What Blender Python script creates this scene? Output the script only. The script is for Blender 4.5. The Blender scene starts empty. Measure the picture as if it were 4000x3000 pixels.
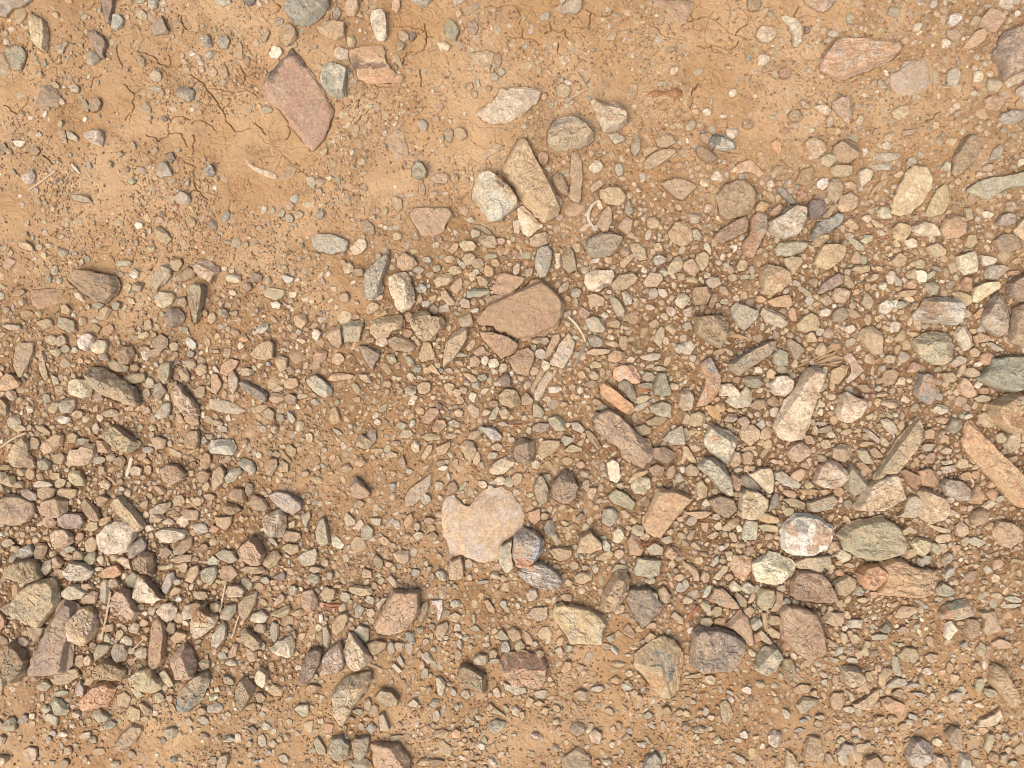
import bpy, math, numpy as np
from mathutils import Vector

# ---------------------------------------------------------------- camera, sky, sun, exposure
S = 0.00035                      # metres per photo pixel (the frame is 1.4 m wide)
HC = 1.06                        # camera height
sc = bpy.context.scene
cd = bpy.data.cameras.new("camera"); cam = bpy.data.objects.new("camera", cd)
sc.collection.objects.link(cam); sc.camera = cam
cam.location = (0, 0, HC); cam.rotation_euler = (0, 0, 0)
cd.sensor_width = 36; cd.lens = 36 * HC / (4000 * S); cd.clip_start = 0.01; cd.clip_end = 100
SUN = Vector((-0.45, -0.68, 1.4)).normalized()
w = bpy.data.worlds.new("World"); sc.world = w; w.use_nodes = True
nt = w.node_tree; sky = nt.nodes.new("ShaderNodeTexSky"); sky.sky_type = 'NISHITA'; sky.sun_disc = False
sky.sun_elevation = math.asin(SUN.z); sky.sun_rotation = math.atan2(SUN.x, SUN.y)
sky.air_density = 0.8; sky.dust_density = 6.0; sky.ozone_density = 0.4
nt.links.new(sky.outputs[0], nt.nodes["Background"].inputs[0]); nt.nodes["Background"].inputs[1].default_value = 0.095
sl = bpy.data.lights.new("sun", 'SUN'); sl.energy = 1.7; sl.angle = math.radians(60); sl.color = (1.0, 0.975, 0.915)
so = bpy.data.objects.new("sun", sl); sc.collection.objects.link(so)
so.rotation_euler = SUN.to_track_quat('Z', 'Y').to_euler(); so.location = SUN * 3
sc.view_settings.view_transform = 'Standard'; sc.view_settings.look = 'None'
sc.view_settings.gamma = 1; sc.view_settings.exposure = 1.0
sc.render.engine = 'CYCLES'; sc.cycles.filter_width = 1.0

# ---------------------------------------------------------------- numeric helpers
rng = np.random.default_rng(7)
def hsh(ix, iy, seed):
    h = (ix.astype(np.int64) * 374761393 + iy.astype(np.int64) * 668265263 + seed * 1442695041) & 0x7fffffff
    h = ((h ^ (h >> 13)) * 1274126177) & 0x7fffffff
    return ((h ^ (h >> 16)) & 0xffff) / 65535.0
def vnoise(x, y, cell, seed=0):
    x = x / cell + 1000.3; y = y / cell + 1000.7
    ix = np.floor(x); iy = np.floor(y); fx = x - ix; fy = y - iy
    fx = fx * fx * (3 - 2 * fx); fy = fy * fy * (3 - 2 * fy)
    a = hsh(ix, iy, seed); b = hsh(ix + 1, iy, seed); c = hsh(ix, iy + 1, seed); d = hsh(ix + 1, iy + 1, seed)
    return (a * (1 - fx) + b * fx) * (1 - fy) + (c * (1 - fx) + d * fx) * fy - 0.5
def W(px, py): return (px - 2000) * S, (1500 - py) * S
def lin(h):
    c = np.array([int(h[i:i + 2], 16) for i in (0, 2, 4)]) / 255.0
    return np.where(c < 0.04045, c / 12.92, ((c + 0.055) / 1.055) ** 2.4)
PAL = dict(T='b69d7b', G='a09b84', B='92958a', P='b1957a', P2='ae8068', R='98725a', N='94795c', D='756d65', C='dcccb0',
           O='c09570', W='e8dccb', Y='c4ab84', U='8b7a6d', L='b8b0a1', K='4c494e', F='d89f78', Q='ab8b6c', V='ae856d')
ALB = 0.66
def mute(c, q=.04):
    return c * (1 - q) + q * float(c @ np.array([.2126, .7152, .0722]))
COMMON = lin('b49c7c') * ALB          # every stone here wears some of the same tan dust
PAL = {k: mute(lin(v) * ALB * 1.25) * .80 + COMMON * .20 for k, v in PAL.items()}
DUST = lin('bb9d76') * ALB

def mesh_obj(name, V, F, flat=None, attrs=None, mat=None, loc=(0, 0, 0), rot=0.0):
    """V (n,3); F list of (k,m) index arrays of equal-size faces"""
    me = bpy.data.meshes.new(name)
    V = np.asarray(V, np.float32); me.vertices.add(len(V)); me.vertices.foreach_set("co", V.ravel())
    li = np.concatenate([np.asarray(f).ravel() for f in F]).astype(np.int32)
    tot = np.concatenate([np.full(len(f), np.asarray(f).shape[1]) for f in F]).astype(np.int32)
    st = np.concatenate([[0], np.cumsum(tot)[:-1]]).astype(np.int32)
    me.loops.add(len(li)); me.loops.foreach_set("vertex_index", li)
    me.polygons.add(len(tot)); me.polygons.foreach_set("loop_start", st); me.polygons.foreach_set("loop_total", tot)
    me.update(calc_edges=True); me.validate()
    me.polygons.foreach_set("use_smooth", np.full(len(tot), True) if flat is None else ~np.asarray(flat))
    if name != "ground" and len(V) < 3e6 and name != "grit": me.set_sharp_from_angle(angle=math.radians(24))
    for k, a in (attrs or {}).items():
        at = me.attributes.new(k, 'FLOAT_COLOR', 'POINT'); b = np.ones((len(V), 4), np.float32)
        a = np.asarray(a, np.float32); b[:, :a.shape[-1]] = a; at.data.foreach_set("color", b.ravel())
    if mat: me.materials.append(mat)
    o = bpy.data.objects.new(name, me); o.location = loc; o.rotation_euler = (0, 0, rot)
    sc.collection.objects.link(o); return o

# ---------------------------------------------------------------- materials
def newmat(name):
    m = bpy.data.materials.new(name); m.use_nodes = True; n = m.node_tree
    return m, n, n.nodes["Principled BSDF"]
def N(n, t, **kw):
    x = n.nodes.new(t)
    for k, v in kw.items(): setattr(x, k, v)
    return x
def noise(n, vec, scale, detail=4, rough=0.55, wv=None, dist=0.0):
    x = N(n, "ShaderNodeTexNoise", noise_dimensions='4D'); x.inputs["Detail"].default_value = detail
    x.inputs["Roughness"].default_value = rough; x.inputs["Distortion"].default_value = dist
    if vec is not None: n.links.new(vec, x.inputs["Vector"])
    if isinstance(scale, (int, float)): x.inputs["Scale"].default_value = scale
    else: n.links.new(scale, x.inputs["Scale"])
    if wv is not None: n.links.new(wv, x.inputs["W"])
    return x.outputs["Fac"]
def mapr(n, v, a, b, c=0.0, d=1.0):
    x = N(n, "ShaderNodeMapRange"); n.links.new(v, x.inputs[0])
    for i, q in enumerate((a, b, c, d)): x.inputs[i + 1].default_value = q
    return x.outputs[0]
def mth(n, op, a, b):
    x = N(n, "ShaderNodeMath", operation=op)
    for i, q in enumerate((a, b)):
        if isinstance(q, (int, float)): x.inputs[i].default_value = q
        else: n.links.new(q, x.inputs[i])
    return x.outputs[0]
def mixc(n, f, a, b, mode='MIX'):
    x = N(n, "ShaderNodeMix", data_type='RGBA', blend_type=mode)
    if isinstance(f, (int, float)): x.inputs[0].default_value = f
    else: n.links.new(f, x.inputs[0])
    for i, q in ((6, a), (7, b)):
        if isinstance(q, (tuple, list, np.ndarray)): x.inputs[i].default_value = (*[float(t) for t in q][:3], 1)
        else: n.links.new(q, x.inputs[i])
    return x.outputs[2]
def grey(n, v):
    x = N(n, "ShaderNodeCombineColor")
    for i in range(3): n.links.new(v, x.inputs[i])
    return x.outputs[0]

def stone_material(name, gloss=0.82, coat=0.0):
    m, n, bs = newmat(name)
    tc = N(n, "ShaderNodeTexCoord").outputs["Object"]; rnd = mth(n, 'MULTIPLY', N(n, "ShaderNodeObjectInfo").outputs["Random"], 91.0)
    def at(k):
        a = N(n, "ShaderNodeAttribute", attribute_name=k); return a
    A, B, PR = at("colA"), at("colB"), at("par")
    sp = N(n, "ShaderNodeSeparateColor"); n.links.new(PR.outputs["Color"], sp.inputs[0])
    speck, stripe, dust = sp.outputs
    pscale = mth(n, 'MULTIPLY', PR.outputs["Alpha"], 400.0)
    mp = N(n, "ShaderNodeMapping"); mp.inputs["Scale"].default_value = (0.16, 1.0, 0.5); n.links.new(tc, mp.inputs[0])
    st = noise(n, mp.outputs[0], 420, 4, 0.6, rnd, 0.4)
    nA = noise(n, tc, pscale, 6, 0.72, rnd, 0.0)
    f = mapr(n, mth(n, 'ADD', nA, mth(n, 'MULTIPLY', mth(n, 'SUBTRACT', st, 0.5), mth(n, 'MULTIPLY', stripe, 0.9))), 0.47, 0.55)
    c = mixc(n, f, A.outputs["Color"], B.outputs["Color"])
    # stripes and mineral grain
    c = mixc(n, 1.0, c, grey(n, mth(n, 'ADD', 1.0, mth(n, 'MULTIPLY', mth(n, 'SUBTRACT', st, 0.5), mth(n, 'MULTIPLY', stripe, 0.8)))), 'MULTIPLY')
    g1 = noise(n, tc, 560, 4, 0.75, rnd); g2 = noise(n, tc, 190, 6, 0.75, rnd, 0.3)
    c = mixc(n, mapr(n, speck, 0.0, 1.0, 0.35, 1.0), c, grey(n, mapr(n, g1, 0.38, 0.62, 0.58, 1.42)), 'MULTIPLY')
    c = mixc(n, 1.0, c, grey(n, mapr(n, g2, 0.36, 0.64, 0.74, 1.24)), 'MULTIPLY')
    wf = mth(n, 'MULTIPLY', mapr(n, noise(n, tc, 420, 4, 0.75, mth(n, 'ADD', rnd, 7.0)), 0.57, 0.66), speck)
    c = mixc(n, mth(n, 'MULTIPLY', wf, 0.8), c, (0.60, 0.54, 0.45))
    df = mth(n, 'MULTIPLY', mapr(n, noise(n, tc, 780, 3, 0.7, mth(n, 'ADD', rnd, 5.0)), 0.60, 0.70), speck)
    c = mixc(n, mth(n, 'MULTIPLY', df, 0.6), c, (0.06, 0.05, 0.045))
    # iron stain and dry dust film
    ir = mapr(n, noise(n, tc, 70, 5, 0.65, mth(n, 'ADD', rnd, 11.0)), 0.54, 0.70)
    c = mixc(n, mth(n, 'MULTIPLY', ir, 0.28), c, (0.33, 0.165, 0.075))
    du = mapr(n, noise(n, tc, 120, 6, 0.72, mth(n, 'ADD', rnd, 3.0)), 0.36, 0.66)
    c = mixc(n, mth(n, 'MULTIPLY', du, dust), c, DUST)
    n.links.new(c, bs.inputs["Base Color"]); bs.inputs["Roughness"].default_value = gloss
    bs.inputs["Specular IOR Level"].default_value = 0.35; bs.inputs["Coat Weight"].default_value = coat
    h = mth(n, 'ADD', mth(n, 'MULTIPLY', g2, 1.0), mth(n, 'ADD', mth(n, 'MULTIPLY', g1, 0.35), mth(n, 'MULTIPLY', st, mth(n, 'MULTIPLY', stripe, 1.0))))
    b = N(n, "ShaderNodeBump"); b.inputs["Strength"].default_value = 0.9; b.inputs["Distance"].default_value = 0.0022
    n.links.new(h, b.inputs["Height"]); n.links.new(b.outputs[0], bs.inputs["Normal"])
    return m
MST = stone_material("weathered_stone"); MGL = stone_material("glossy_quartz", 0.38, 0.25)

def soil_material():
    m, n, bs = newmat("dry_clay_soil"); tc = N(n, "ShaderNodeTexCoord").outputs["Object"]
    so_ = N(n, "ShaderNodeAttribute", attribute_name="soil").outputs["Fac"]
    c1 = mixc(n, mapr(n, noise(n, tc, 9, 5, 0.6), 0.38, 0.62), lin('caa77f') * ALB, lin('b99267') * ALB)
    c2 = mixc(n, mapr(n, noise(n, tc, 25, 5, 0.65), 0.35, 0.65), lin('967250') * ALB, lin('7d5d40') * ALB)  # brown gravel soil, its colour also darkened for shade in the gaps
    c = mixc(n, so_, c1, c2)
    c = mixc(n, mapr(n, noise(n, tc, 45, 6, 0.7), 0.56, 0.72, 0, 0.25), c, lin('c49c72') * ALB)
    c = mixc(n, mapr(n, noise(n, tc, 300, 4, 0.7), 0.56, 0.70, 0, 0.45), c, lin('dcb98a') * ALB)
    c = mixc(n, mapr(n, noise(n, tc, 520, 3, 0.7), 0.60, 0.70, 0, 0.5), c, lin('80603f') * ALB)
    g = noise(n, tc, 1100, 3, 0.75)
    c = mixc(n, 1.0, c, grey(n, mapr(n, g, 0.25, 0.75, 0.78, 1.24)), 'MULTIPLY')
    n.links.new(c, bs.inputs["Base Color"]); bs.inputs["Roughness"].default_value = 0.95; bs.inputs["Specular IOR Level"].default_value = 0.2
    v = N(n, "ShaderNodeTexVoronoi", feature='DISTANCE_TO_EDGE'); v.inputs["Scale"].default_value = 130
    wp = noise(n, tc, 200, 4, 0.7)
    add = N(n, "ShaderNodeVectorMath", operation='MULTIPLY_ADD'); cc = N(n, "ShaderNodeCombineXYZ"); n.links.new(wp, cc.inputs[0]); n.links.new(wp, cc.inputs[1])
    n.links.new(cc.outputs[0], add.inputs[0]); add.inputs[1].default_value = (0.02, -0.02, 0); n.links.new(tc, add.inputs[2]); n.links.new(add.outputs[0], v.inputs["Vector"])
    crk = mth(n, 'MULTIPLY', mapr(n, v.outputs["Distance"], 0.0, 0.05), mapr(n, noise(n, tc, 30, 3), 0.50, 0.60, 0.0, 0.35))
    h = mth(n, 'ADD', mth(n, 'ADD', noise(n, tc, 330, 6, 0.72), mth(n, 'MULTIPLY', g, 0.4)), crk)
    b = N(n, "ShaderNodeBump"); b.inputs["Strength"].default_value = 0.8; b.inputs["Distance"].default_value = 0.0016
    n.links.new(h, b.inputs["Height"]); n.links.new(b.outputs[0], bs.inputs["Normal"])
    return m
MSO = soil_material()
def plain(name, h1, h2, scale=300, rough=0.75, stretch=(1, 1, 1)):
    m, n, bs = newmat(name); tc = N(n, "ShaderNodeTexCoord").outputs["Object"]
    mp = N(n, "ShaderNodeMapping"); mp.inputs["Scale"].default_value = stretch; n.links.new(tc, mp.inputs[0])
    f = noise(n, mp.outputs[0], scale, 4, 0.65)
    n.links.new(mixc(n, mapr(n, f, 0.35, 0.65), lin(h1) * ALB, lin(h2) * ALB), bs.inputs["Base Color"]); bs.inputs["Roughness"].default_value = rough
    b = N(n, "ShaderNodeBump"); b.inputs["Strength"].default_value = 0.5; b.inputs["Distance"].default_value = 0.0008
    n.links.new(f, b.inputs["Height"]); n.links.new(b.outputs[0], bs.inputs["Normal"]); return m

# ---------------------------------------------------------------- where stones lie (photo pixels): outline;colours;height;description
DATA = """
1728,1965 1749,1928 1773,1928 1803,1971 1824,1989 1845,1965 1858,1941 1900,1913 1960,1904 2002,1928 2032,1965 2050,2007 2044,2061 2014,2091 1972,2115 1948,2182 1894,2199 1845,2188 1809,2170 1755,2170 1743,2121 1728,2055;Y/L;e;huge pale grey flat rock with a bitten top edge
1142,184 1173,223 1212,274 1242,329 1284,386 1309,422 1296,482 1260,555 1224,591 1200,573 1145,509 1091,434 1052,386 1034,338 1052,280 1085,250 1115,214;V/P;l;big salmon-pink diamond-shaped slab with a charred black upper edge
1900,1169 1948,1160 1990,1148 2038,1127 2075,1093 2117,1096 2153,1121 2177,1145 2201,1181 2198,1235 2177,1277 2135,1307 2081,1314 2041,1332 2008,1314 1972,1295 1936,1289 1924,1277 1870,1271 1864,1241 1894,1205;Q/V;m;largest red-brown rock, wide and worn, in the middle of the photo
2032,537 2059,540 2075,573 2099,627 2129,687 2162,736 2195,784 2192,826 2159,856 2123,868 2093,847 2066,814 2026,772 1993,723 1960,687 1957,657 1978,621 2002,573;Y/T;t;largest tan stone, long and curved like a boot
3264,2084 3306,2048 3360,2024 3439,2018 3511,2048 3550,2109 3541,2145 3499,2175 3427,2193 3348,2181 3294,2145;T/G;t;large layered tan oval stone right of the blue-white and orange one
106,2615 127,2555 181,2464 229,2362 259,2341 307,2362 295,2422 289,2518 277,2597 247,2633 169,2645 115,2642;U/P;t;long purple-pink slab leaning diagonally at the lower left
3264,154 3306,142 3354,154 3409,162 3469,166 3520,175 3520,205 3499,226 3439,259 3378,280 3300,310 3240,301 3204,277 3198,253 3222,205 3246,175;O/L;m;large pinkish wedge slab with parallel streaks
2475,2603 2478,2555 2539,2506 2581,2482 2635,2494 2665,2543 2665,2633 2641,2717 2611,2730 2575,2717 2545,2687 2503,2639;T/O;t;large striped orange stone with a grey-green heart
3752,1723 3776,1639 3794,1642 3825,1681 3855,1711 3891,1778 3933,1802 3975,1844 4048,1922 4048,1989 3981,1989 3909,1922 3849,1850 3794,1790 3761,1754;O/Y;t;very long curved orange-brown stone like a bent branch at the right
2697,2525 2703,2464 2733,2446 2806,2446 2866,2470 2908,2500 2914,2531 2890,2579 2848,2627 2806,2615 2733,2627 2697,2591;D/T;t;large dark grey block stone with a tan lower rim
3161,1431 3210,1437 3217,1470 3204,1506 3192,1543 3167,1597 3161,1675 3137,1711 3101,1726 3059,1723 3029,1693 3020,1663 3041,1621 3065,1573 3101,1518 3131,1464;P/C;t;long pale pinkish stone shaped like a paddle
3047,2386 3071,2362 3125,2368 3204,2392 3216,2446 3240,2512 3228,2549 3155,2576 3101,2543 3053,2482;P/R;t;large pinkish maroon rounded stone below the maroon-pink flat one
3433,2199 3487,2175 3523,2181 3559,2211 3674,2229 3668,2265 3632,2332 3559,2338 3499,2329 3427,2320 3445,2271 3451,2229;O/T;t;large pale orange angular slab below the layered tan oval
2310,1639 2328,1609 2382,1597 2418,1615 2454,1651 2485,1687 2533,1717 2560,1766 2551,1796 2515,1829 2478,1820 2436,1790 2412,1748 2364,1711 2322,1675;P/U;t;large purplish brown foot-shaped stone in the right centre
3047,2090 3059,2048 3101,2012 3149,2006 3198,2012 3252,2060 3252,2102 3228,2151 3161,2175 3089,2169 3053,2145;W/L;t;large blue-white stone with orange patches, round and flat
48,2350 66,2320 109,2283 157,2259 211,2260 232,2301 238,2356 211,2392 157,2446 127,2461 102,2428 48,2398;Y/G;t;large olive-tan slab with blunt corners at the left
2159,2386 2165,2356 2195,2350 2298,2374 2358,2404 2382,2434 2352,2452 2346,2518 2274,2518 2225,2512 2201,2470 2171,2422;Y/L;t;large green-tan stone with pale edges and a flat foot
2020,338 2056,341 2090,339 2117,356 2116,380 2090,410 2069,428 2044,452 1990,476 1936,487 1888,476 1861,449 1864,431 1924,404 1942,368 1960,341 1978,353;C/P;l;large cream and rust veined stone half sunk in clay
1855,711 1873,678 1900,670 1936,684 1960,702 1996,736 2023,778 2025,802 1990,832 1960,856 1924,868 1906,862 1876,808 1842,778 1845,742;L/T;t;blocky cream stone with a brown top face, left of the boot-shaped one
1460,2446 1478,2410 1508,2338 1532,2307 1640,2301 1640,2374 1622,2422 1574,2464 1514,2485 1472,2476;P/O;t;large pink-brown slab with a pale stripe, lower middle
2530,1989 2563,1904 2629,1904 2665,1922 2714,1941 2696,1965 2653,2007 2605,2067 2581,2103 2539,2091 2515,2067 2506,2024;O/Y;m;yellow and rust slab with concave sides, right of centre
3478,802 3499,742 3535,675 3565,645 3626,651 3650,693 3632,748 3595,802 3559,832 3511,844 3481,832;Y/C;l;big pale sandy slab with a granular skin
1354,199 1405,181 1499,175 1508,205 1508,241 1520,259 1544,289 1577,301 1568,323 1532,329 1484,323 1435,326 1399,310 1387,265 1363,235;O/P;l;orange flat stone with black and cream bands
1948,2579 1978,2549 2050,2543 2105,2561 2132,2591 2135,2639 2123,2681 2093,2684 2044,2669 2002,2681 1978,2645 1954,2609;O/T;t;large orange-brown stone with a cream underside
2135,518 2159,476 2174,464 2225,452 2274,458 2292,479 2321,494 2322,546 2298,570 2231,582 2171,588 2138,573;T/G;t;grey-tan slab with fine parallel layers
3333,1977 3378,1904 3421,1868 3499,1844 3517,1886 3541,1941 3535,1953 3439,1995 3372,1998 3342,1995;Y/C;t;triangular sandy stone at the foot of the long rod-shaped one
3812,1476 3855,1440 3873,1398 3921,1391 4048,1392 4048,1512 3963,1534 3903,1525 3849,1500;G/B;t;large bluish green smooth stone at the right edge
3083,2326 3089,2271 3113,2226 3198,2226 3240,2265 3270,2332 3264,2356 3179,2356 3107,2344;R/P;t;maroon-pink flat stone with a cut left side
3897,181 3921,121 3981,109 4048,121 4048,259 3993,283 3939,320 3909,307 3903,253 3879,205;U/T;t;big purple-brown stone at the right edge with a folded face
1333,2657 1369,2633 1448,2624 1451,2663 1423,2717 1387,2742 1363,2802 1345,2832 1327,2826 1303,2778 1297,2711;Y/G;t;large green-tan stone narrowing to the foot at the lower left
2797,766 2830,717 2872,705 2908,705 2944,739 2949,790 2932,832 2890,850 2842,856 2809,832 2804,796;N/T;m;large round flat brown-tan stone
265,1078 304,1051 356,1057 416,1069 455,1081 467,1115 455,1151 416,1184 374,1178 326,1151 289,1118 262,1099;N/D;m;large smooth grey-brown stone with rounded right end
3541,241 3571,235 3620,223 3638,259 3644,326 3608,356 3553,374 3505,368 3481,338 3481,289 3523,265;L/T;e;large pale grey-tan slab flush with soil
344,1446 356,1425 398,1434 446,1464 500,1494 525,1518 546,1573 537,1588 500,1582 446,1567 386,1537 350,1506;T/G;t;big pale leaf-shaped stone pointing to the lower right
3861,1579 3909,1549 3969,1531 4048,1543 4048,1699 3951,1693 3897,1663 3864,1621;T/O;t;big sandy rounded stone with an orange lower half at the right edge
3571,1645 3586,1624 3601,1663 3586,1723 3535,1802 3499,1850 3451,1850 3415,1874 3412,1856 3451,1802 3499,1723 3535,1675;Y/G;t;long olive-tan rod-shaped stone lying diagonally
377,2090 416,2048 458,2030 506,2036 537,2072 531,2109 506,2151 470,2168 422,2163 386,2145;C/G;m;pale speckled round stone beside the leaning yellow slab
2938,2199 3005,2151 3053,2166 3089,2187 3110,2211 3089,2253 3065,2271 3029,2289 2956,2271 2938,2235;C/Y;t;pale cream stone with scalloped lower edge
3565,1229 3608,1169 3644,1160 3728,1160 3752,1193 3743,1268 3692,1265 3632,1259 3571,1253;L/P;t;large pinkish white block stone with brown left side
3568,1326 3595,1307 3638,1295 3692,1298 3716,1320 3725,1356 3716,1392 3686,1425 3650,1428 3608,1404 3577,1368;G/Y;t;big grey-green bowl-shaped stone with a tan lower rim
2442,2338 2460,2295 2539,2292 2593,2362 2575,2398 2539,2422 2509,2458 2478,2410;D/U;m;dark purple-grey slab with a small stone lying on it
1996,2157 2008,2090 2050,2060 2093,2072 2123,2102 2117,2151 2087,2199 2050,2220 2014,2211;L/O;t;pastel stone in lilac, orange and blue-grey patches on the huge flat rock's corner
256,2464 277,2416 314,2374 350,2365 380,2404 383,2452 362,2500 329,2525 301,2518 259,2500;Y/C;t;egg-shaped yellowish tan stone overlapping the purple-pink slab
1598,838 1622,808 1695,811 1755,811 1767,835 1749,868 1731,904 1695,922 1647,922 1616,874;P/T;l;broad dusty pinkish slab half buried
-12,1947 36,1931 78,1934 127,1953 142,2001 109,2037 78,2055 36,2055 -12,2037;P/U;m;big pink-grey stone cut by the left edge
2999,868 3023,853 3053,844 3077,808 3113,797 3149,805 3152,841 3140,886 3113,922 3065,934 3023,919 2999,898;L/P;t;large pale pinkish grey stone shaped like a bean
1448,2904 1484,2898 1562,2904 1604,2965 1604,3037 1466,3037 1448,2965;P/T;t;rounded pink-tan stone cut by the bottom edge
1111,18 1139,-12 1284,-12 1287,24 1272,45 1242,75 1206,99 1164,93 1133,72 1115,48;B/G;m;large blue-grey stone at the top edge with a ridge down its face
2715,1235 2788,1229 2830,1235 2848,1265 2842,1314 2815,1362 2782,1350 2715,1301;P/N;t;brown-pink block stone left of the heart-shaped one
2748,1711 2776,1651 2806,1669 2848,1681 2884,1711 2872,1748 2860,1772 2842,1814 2800,1784 2754,1748;G/C;t;large pale green kite-shaped stone with a pink spot
3831,1241 3849,1199 3891,1142 3921,1163 3939,1205 3945,1253 3921,1301 3909,1317 3873,1295 3837,1271;U/L;t;purple-grey folded stone with flecks at the upper right
3583,1916 3608,1904 3692,1941 3704,1989 3680,2037 3632,2049 3589,2019;Y/C;m;sandy rounded stone between two grey ones
2017,2232 2056,2202 2111,2193 2165,2223 2198,2259 2195,2289 2141,2298 2075,2286 2032,2253;L/U;t;grey streaked almond-shaped stone below the pastel one
2343,2368 2352,2320 2382,2265 2412,2229 2448,2229 2463,2265 2454,2314 2418,2374 2388,2389 2352,2383;T/Y;t;plump tan lozenge stone leaning right
3776,736 3812,711 3861,693 3915,693 3963,681 4048,657 4048,717 3981,730 3927,736 3891,760 3864,778 3812,766 3779,748;G/L;m;long pale grey-green stone reaching the right edge
687,2723 723,2675 766,2633 814,2621 820,2669 790,2730 742,2778 687,2778;T/G;t;large crescent stone, tan above and blue-grey below
2307,392 2328,386 2358,392 2412,404 2430,428 2451,458 2448,482 2418,506 2382,512 2352,515 2337,470 2322,434;C/O;t;knobbly cream stone with an orange flank
1517,1084 1544,1065 1580,1063 1598,1078 1616,1121 1622,1175 1607,1199 1571,1229 1553,1211 1538,1175 1520,1133;C/T;t;cream-tan hexagonal stone with a pointed foot
579,2518 588,2434 615,2410 639,2434 648,2482 648,2573 627,2606 591,2618 573,2591;T/O;t;upright orange-tan block stone shaped like a post
1254,274 1278,247 1317,250 1363,271 1355,320 1350,374 1314,386 1284,371 1260,338 1249,307;G/C;m;pale green-white mottled stone resting against the pink slab
1598,1253 1622,1217 1671,1211 1689,1235 1734,1235 1737,1271 1707,1307 1695,1332 1647,1332 1610,1289;T/N;t;large tan pentagon stone with a dark dome behind it
2881,1995 2890,1922 2908,1907 2956,1916 2999,1953 2999,1983 2974,2025 2926,2031 2884,2019;Y/C;t;yellowish cream block stone with rounded top
660,2585 681,2549 717,2512 748,2537 769,2591 766,2639 736,2657 681,2660 669,2621;P/T;t;pinkish grey arrowhead-shaped block stone
2974,1145 2968,1054 2996,1031 3053,1039 3089,1066 3092,1099 3053,1139 3017,1154;Y/O;m;pale tan rust-spotted stone with a flat left side
3173,1880 3198,1814 3240,1793 3276,1808 3306,1832 3321,1856 3288,1892 3246,1912 3198,1898;C/O;t;white and orange faceted stone
2724,1826 2745,1784 2788,1784 2818,1808 2848,1838 2848,1886 2866,1941 2842,1941 2800,1904 2763,1862;G/C;t;pale green stone drawn out to a pointed tail
1423,1072 1439,1045 1472,1021 1496,1000 1520,982 1520,1024 1508,1066 1490,1096 1502,1118 1493,1145 1457,1172 1423,1166 1423,1115;G/L;t;long pale green hour-glass stone standing diagonal
2845,1422 2884,1392 2938,1362 3011,1329 3032,1332 3029,1362 3005,1386 2956,1422 2890,1467 2860,1452;G/P;t;long grey stone lying slantwise like a rolling pin
2280,965 2298,931 2334,913 2382,909 2436,922 2430,947 2412,977 2382,998 2322,1007 2292,989;G/P;m;big pale green and rust blotched flat stone
3861,2657 3867,2609 3885,2588 3927,2609 3951,2663 3981,2711 3975,2736 3939,2754 3909,2717 3873,2681;Y/T;t;large yellow-olive slab at the lower right corner area
2896,965 2926,904 2932,856 2956,826 2993,832 2997,868 2987,922 2962,971 2944,1007 2908,1001;T/O;t;long upright stone split into orange-brown and grey halves
3716,669 3725,609 3752,561 3776,531 3806,525 3822,555 3812,615 3800,639 3764,675 3740,687 3719,681;N/P;m;long brown leaf-shaped slab leaning left
1354,2500 1360,2464 1381,2470 1417,2512 1454,2573 1451,2591 1387,2621 1357,2591 1339,2555;P/C;t;mottled red-tan stone with a cream left face
2715,1591 2739,1531 2757,1482 2739,1446 2739,1416 2776,1392 2794,1428 2812,1470 2809,1525 2788,1561 2757,1585;O/L;t;bent stone with grey upper half and rust lower half
6,2253 36,2217 72,2187 133,2181 151,2205 169,2259 121,2274 48,2271;T/G;t;grey-tan shark-fin-shaped stone at the left
2153,1892 2177,1856 2207,1835 2237,1850 2261,1898 2249,1941 2225,1971 2183,1962 2156,1941;U/N;t;purplish grey triangular-topped stone
314,2772 326,2723 374,2669 422,2660 452,2693 440,2730 422,2760 362,2760 326,2781;F/P;t;bright orange peach-coloured stone at the lower left
21,2561 36,2512 60,2497 90,2531 112,2573 96,2627 66,2669 36,2639;N/G;t;grey-brown worn stone left of the purple-pink slab
742,2434 754,2386 796,2362 850,2410 844,2440 808,2476 766,2497 742,2470;C/O;t;two-faced stone, brown on top and cream below
3270,1597 3282,1543 3306,1528 3336,1555 3378,1558 3390,1567 3354,1627 3324,1651 3288,1648 3270,1633;C/P;t;whitish stone like a mitten with a notch on top
1870,1295 1924,1295 1984,1314 2026,1341 2026,1356 1996,1386 1957,1404 1918,1362 1888,1332;V/N;m;red-brown wedge below the largest rock
121,1130 181,1121 247,1124 250,1181 199,1196 145,1211 124,1193 118,1157;R/P;e;reddish brown block sunk in the clay at the left
2551,-6 2677,-6 2714,12 2683,90 2647,96 2599,42 2557,18;P/R;e;dusty pink-red slab pressed into clay at the top edge
404,1681 428,1658 464,1663 500,1693 549,1730 540,1751 512,1772 476,1760 434,1733 404,1705;T/G;t;rough tan stone shaped like a loaf in the left gravel
429,1968 443,1947 476,1936 503,1965 531,1995 568,2043 567,2064 537,2079 509,2058 467,2016;Y/C;m;pale yellow slab with parallel long sides
3189,995 3210,953 3264,951 3300,959 3300,989 3276,1025 3234,1055 3192,1046 3179,1025;Y/N;m;tan slab with darker left side among the right gravel
1212,931 1242,913 1296,915 1363,941 1357,977 1296,995 1242,982 1215,959;L/P;l;long whitish oval stone with pink blotches
3876,2066 3897,2030 3945,2036 3987,2072 3987,2109 3951,2139 3909,2133 3879,2096;T/U;m;brown-grey mottled rounded stone at the right edge soil
2950,2603 2962,2555 2987,2525 3029,2518 3059,2561 3053,2591 3023,2627 2987,2633 2956,2621;G/C;t;pale grey-green knuckly stone below the dark block
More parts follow.
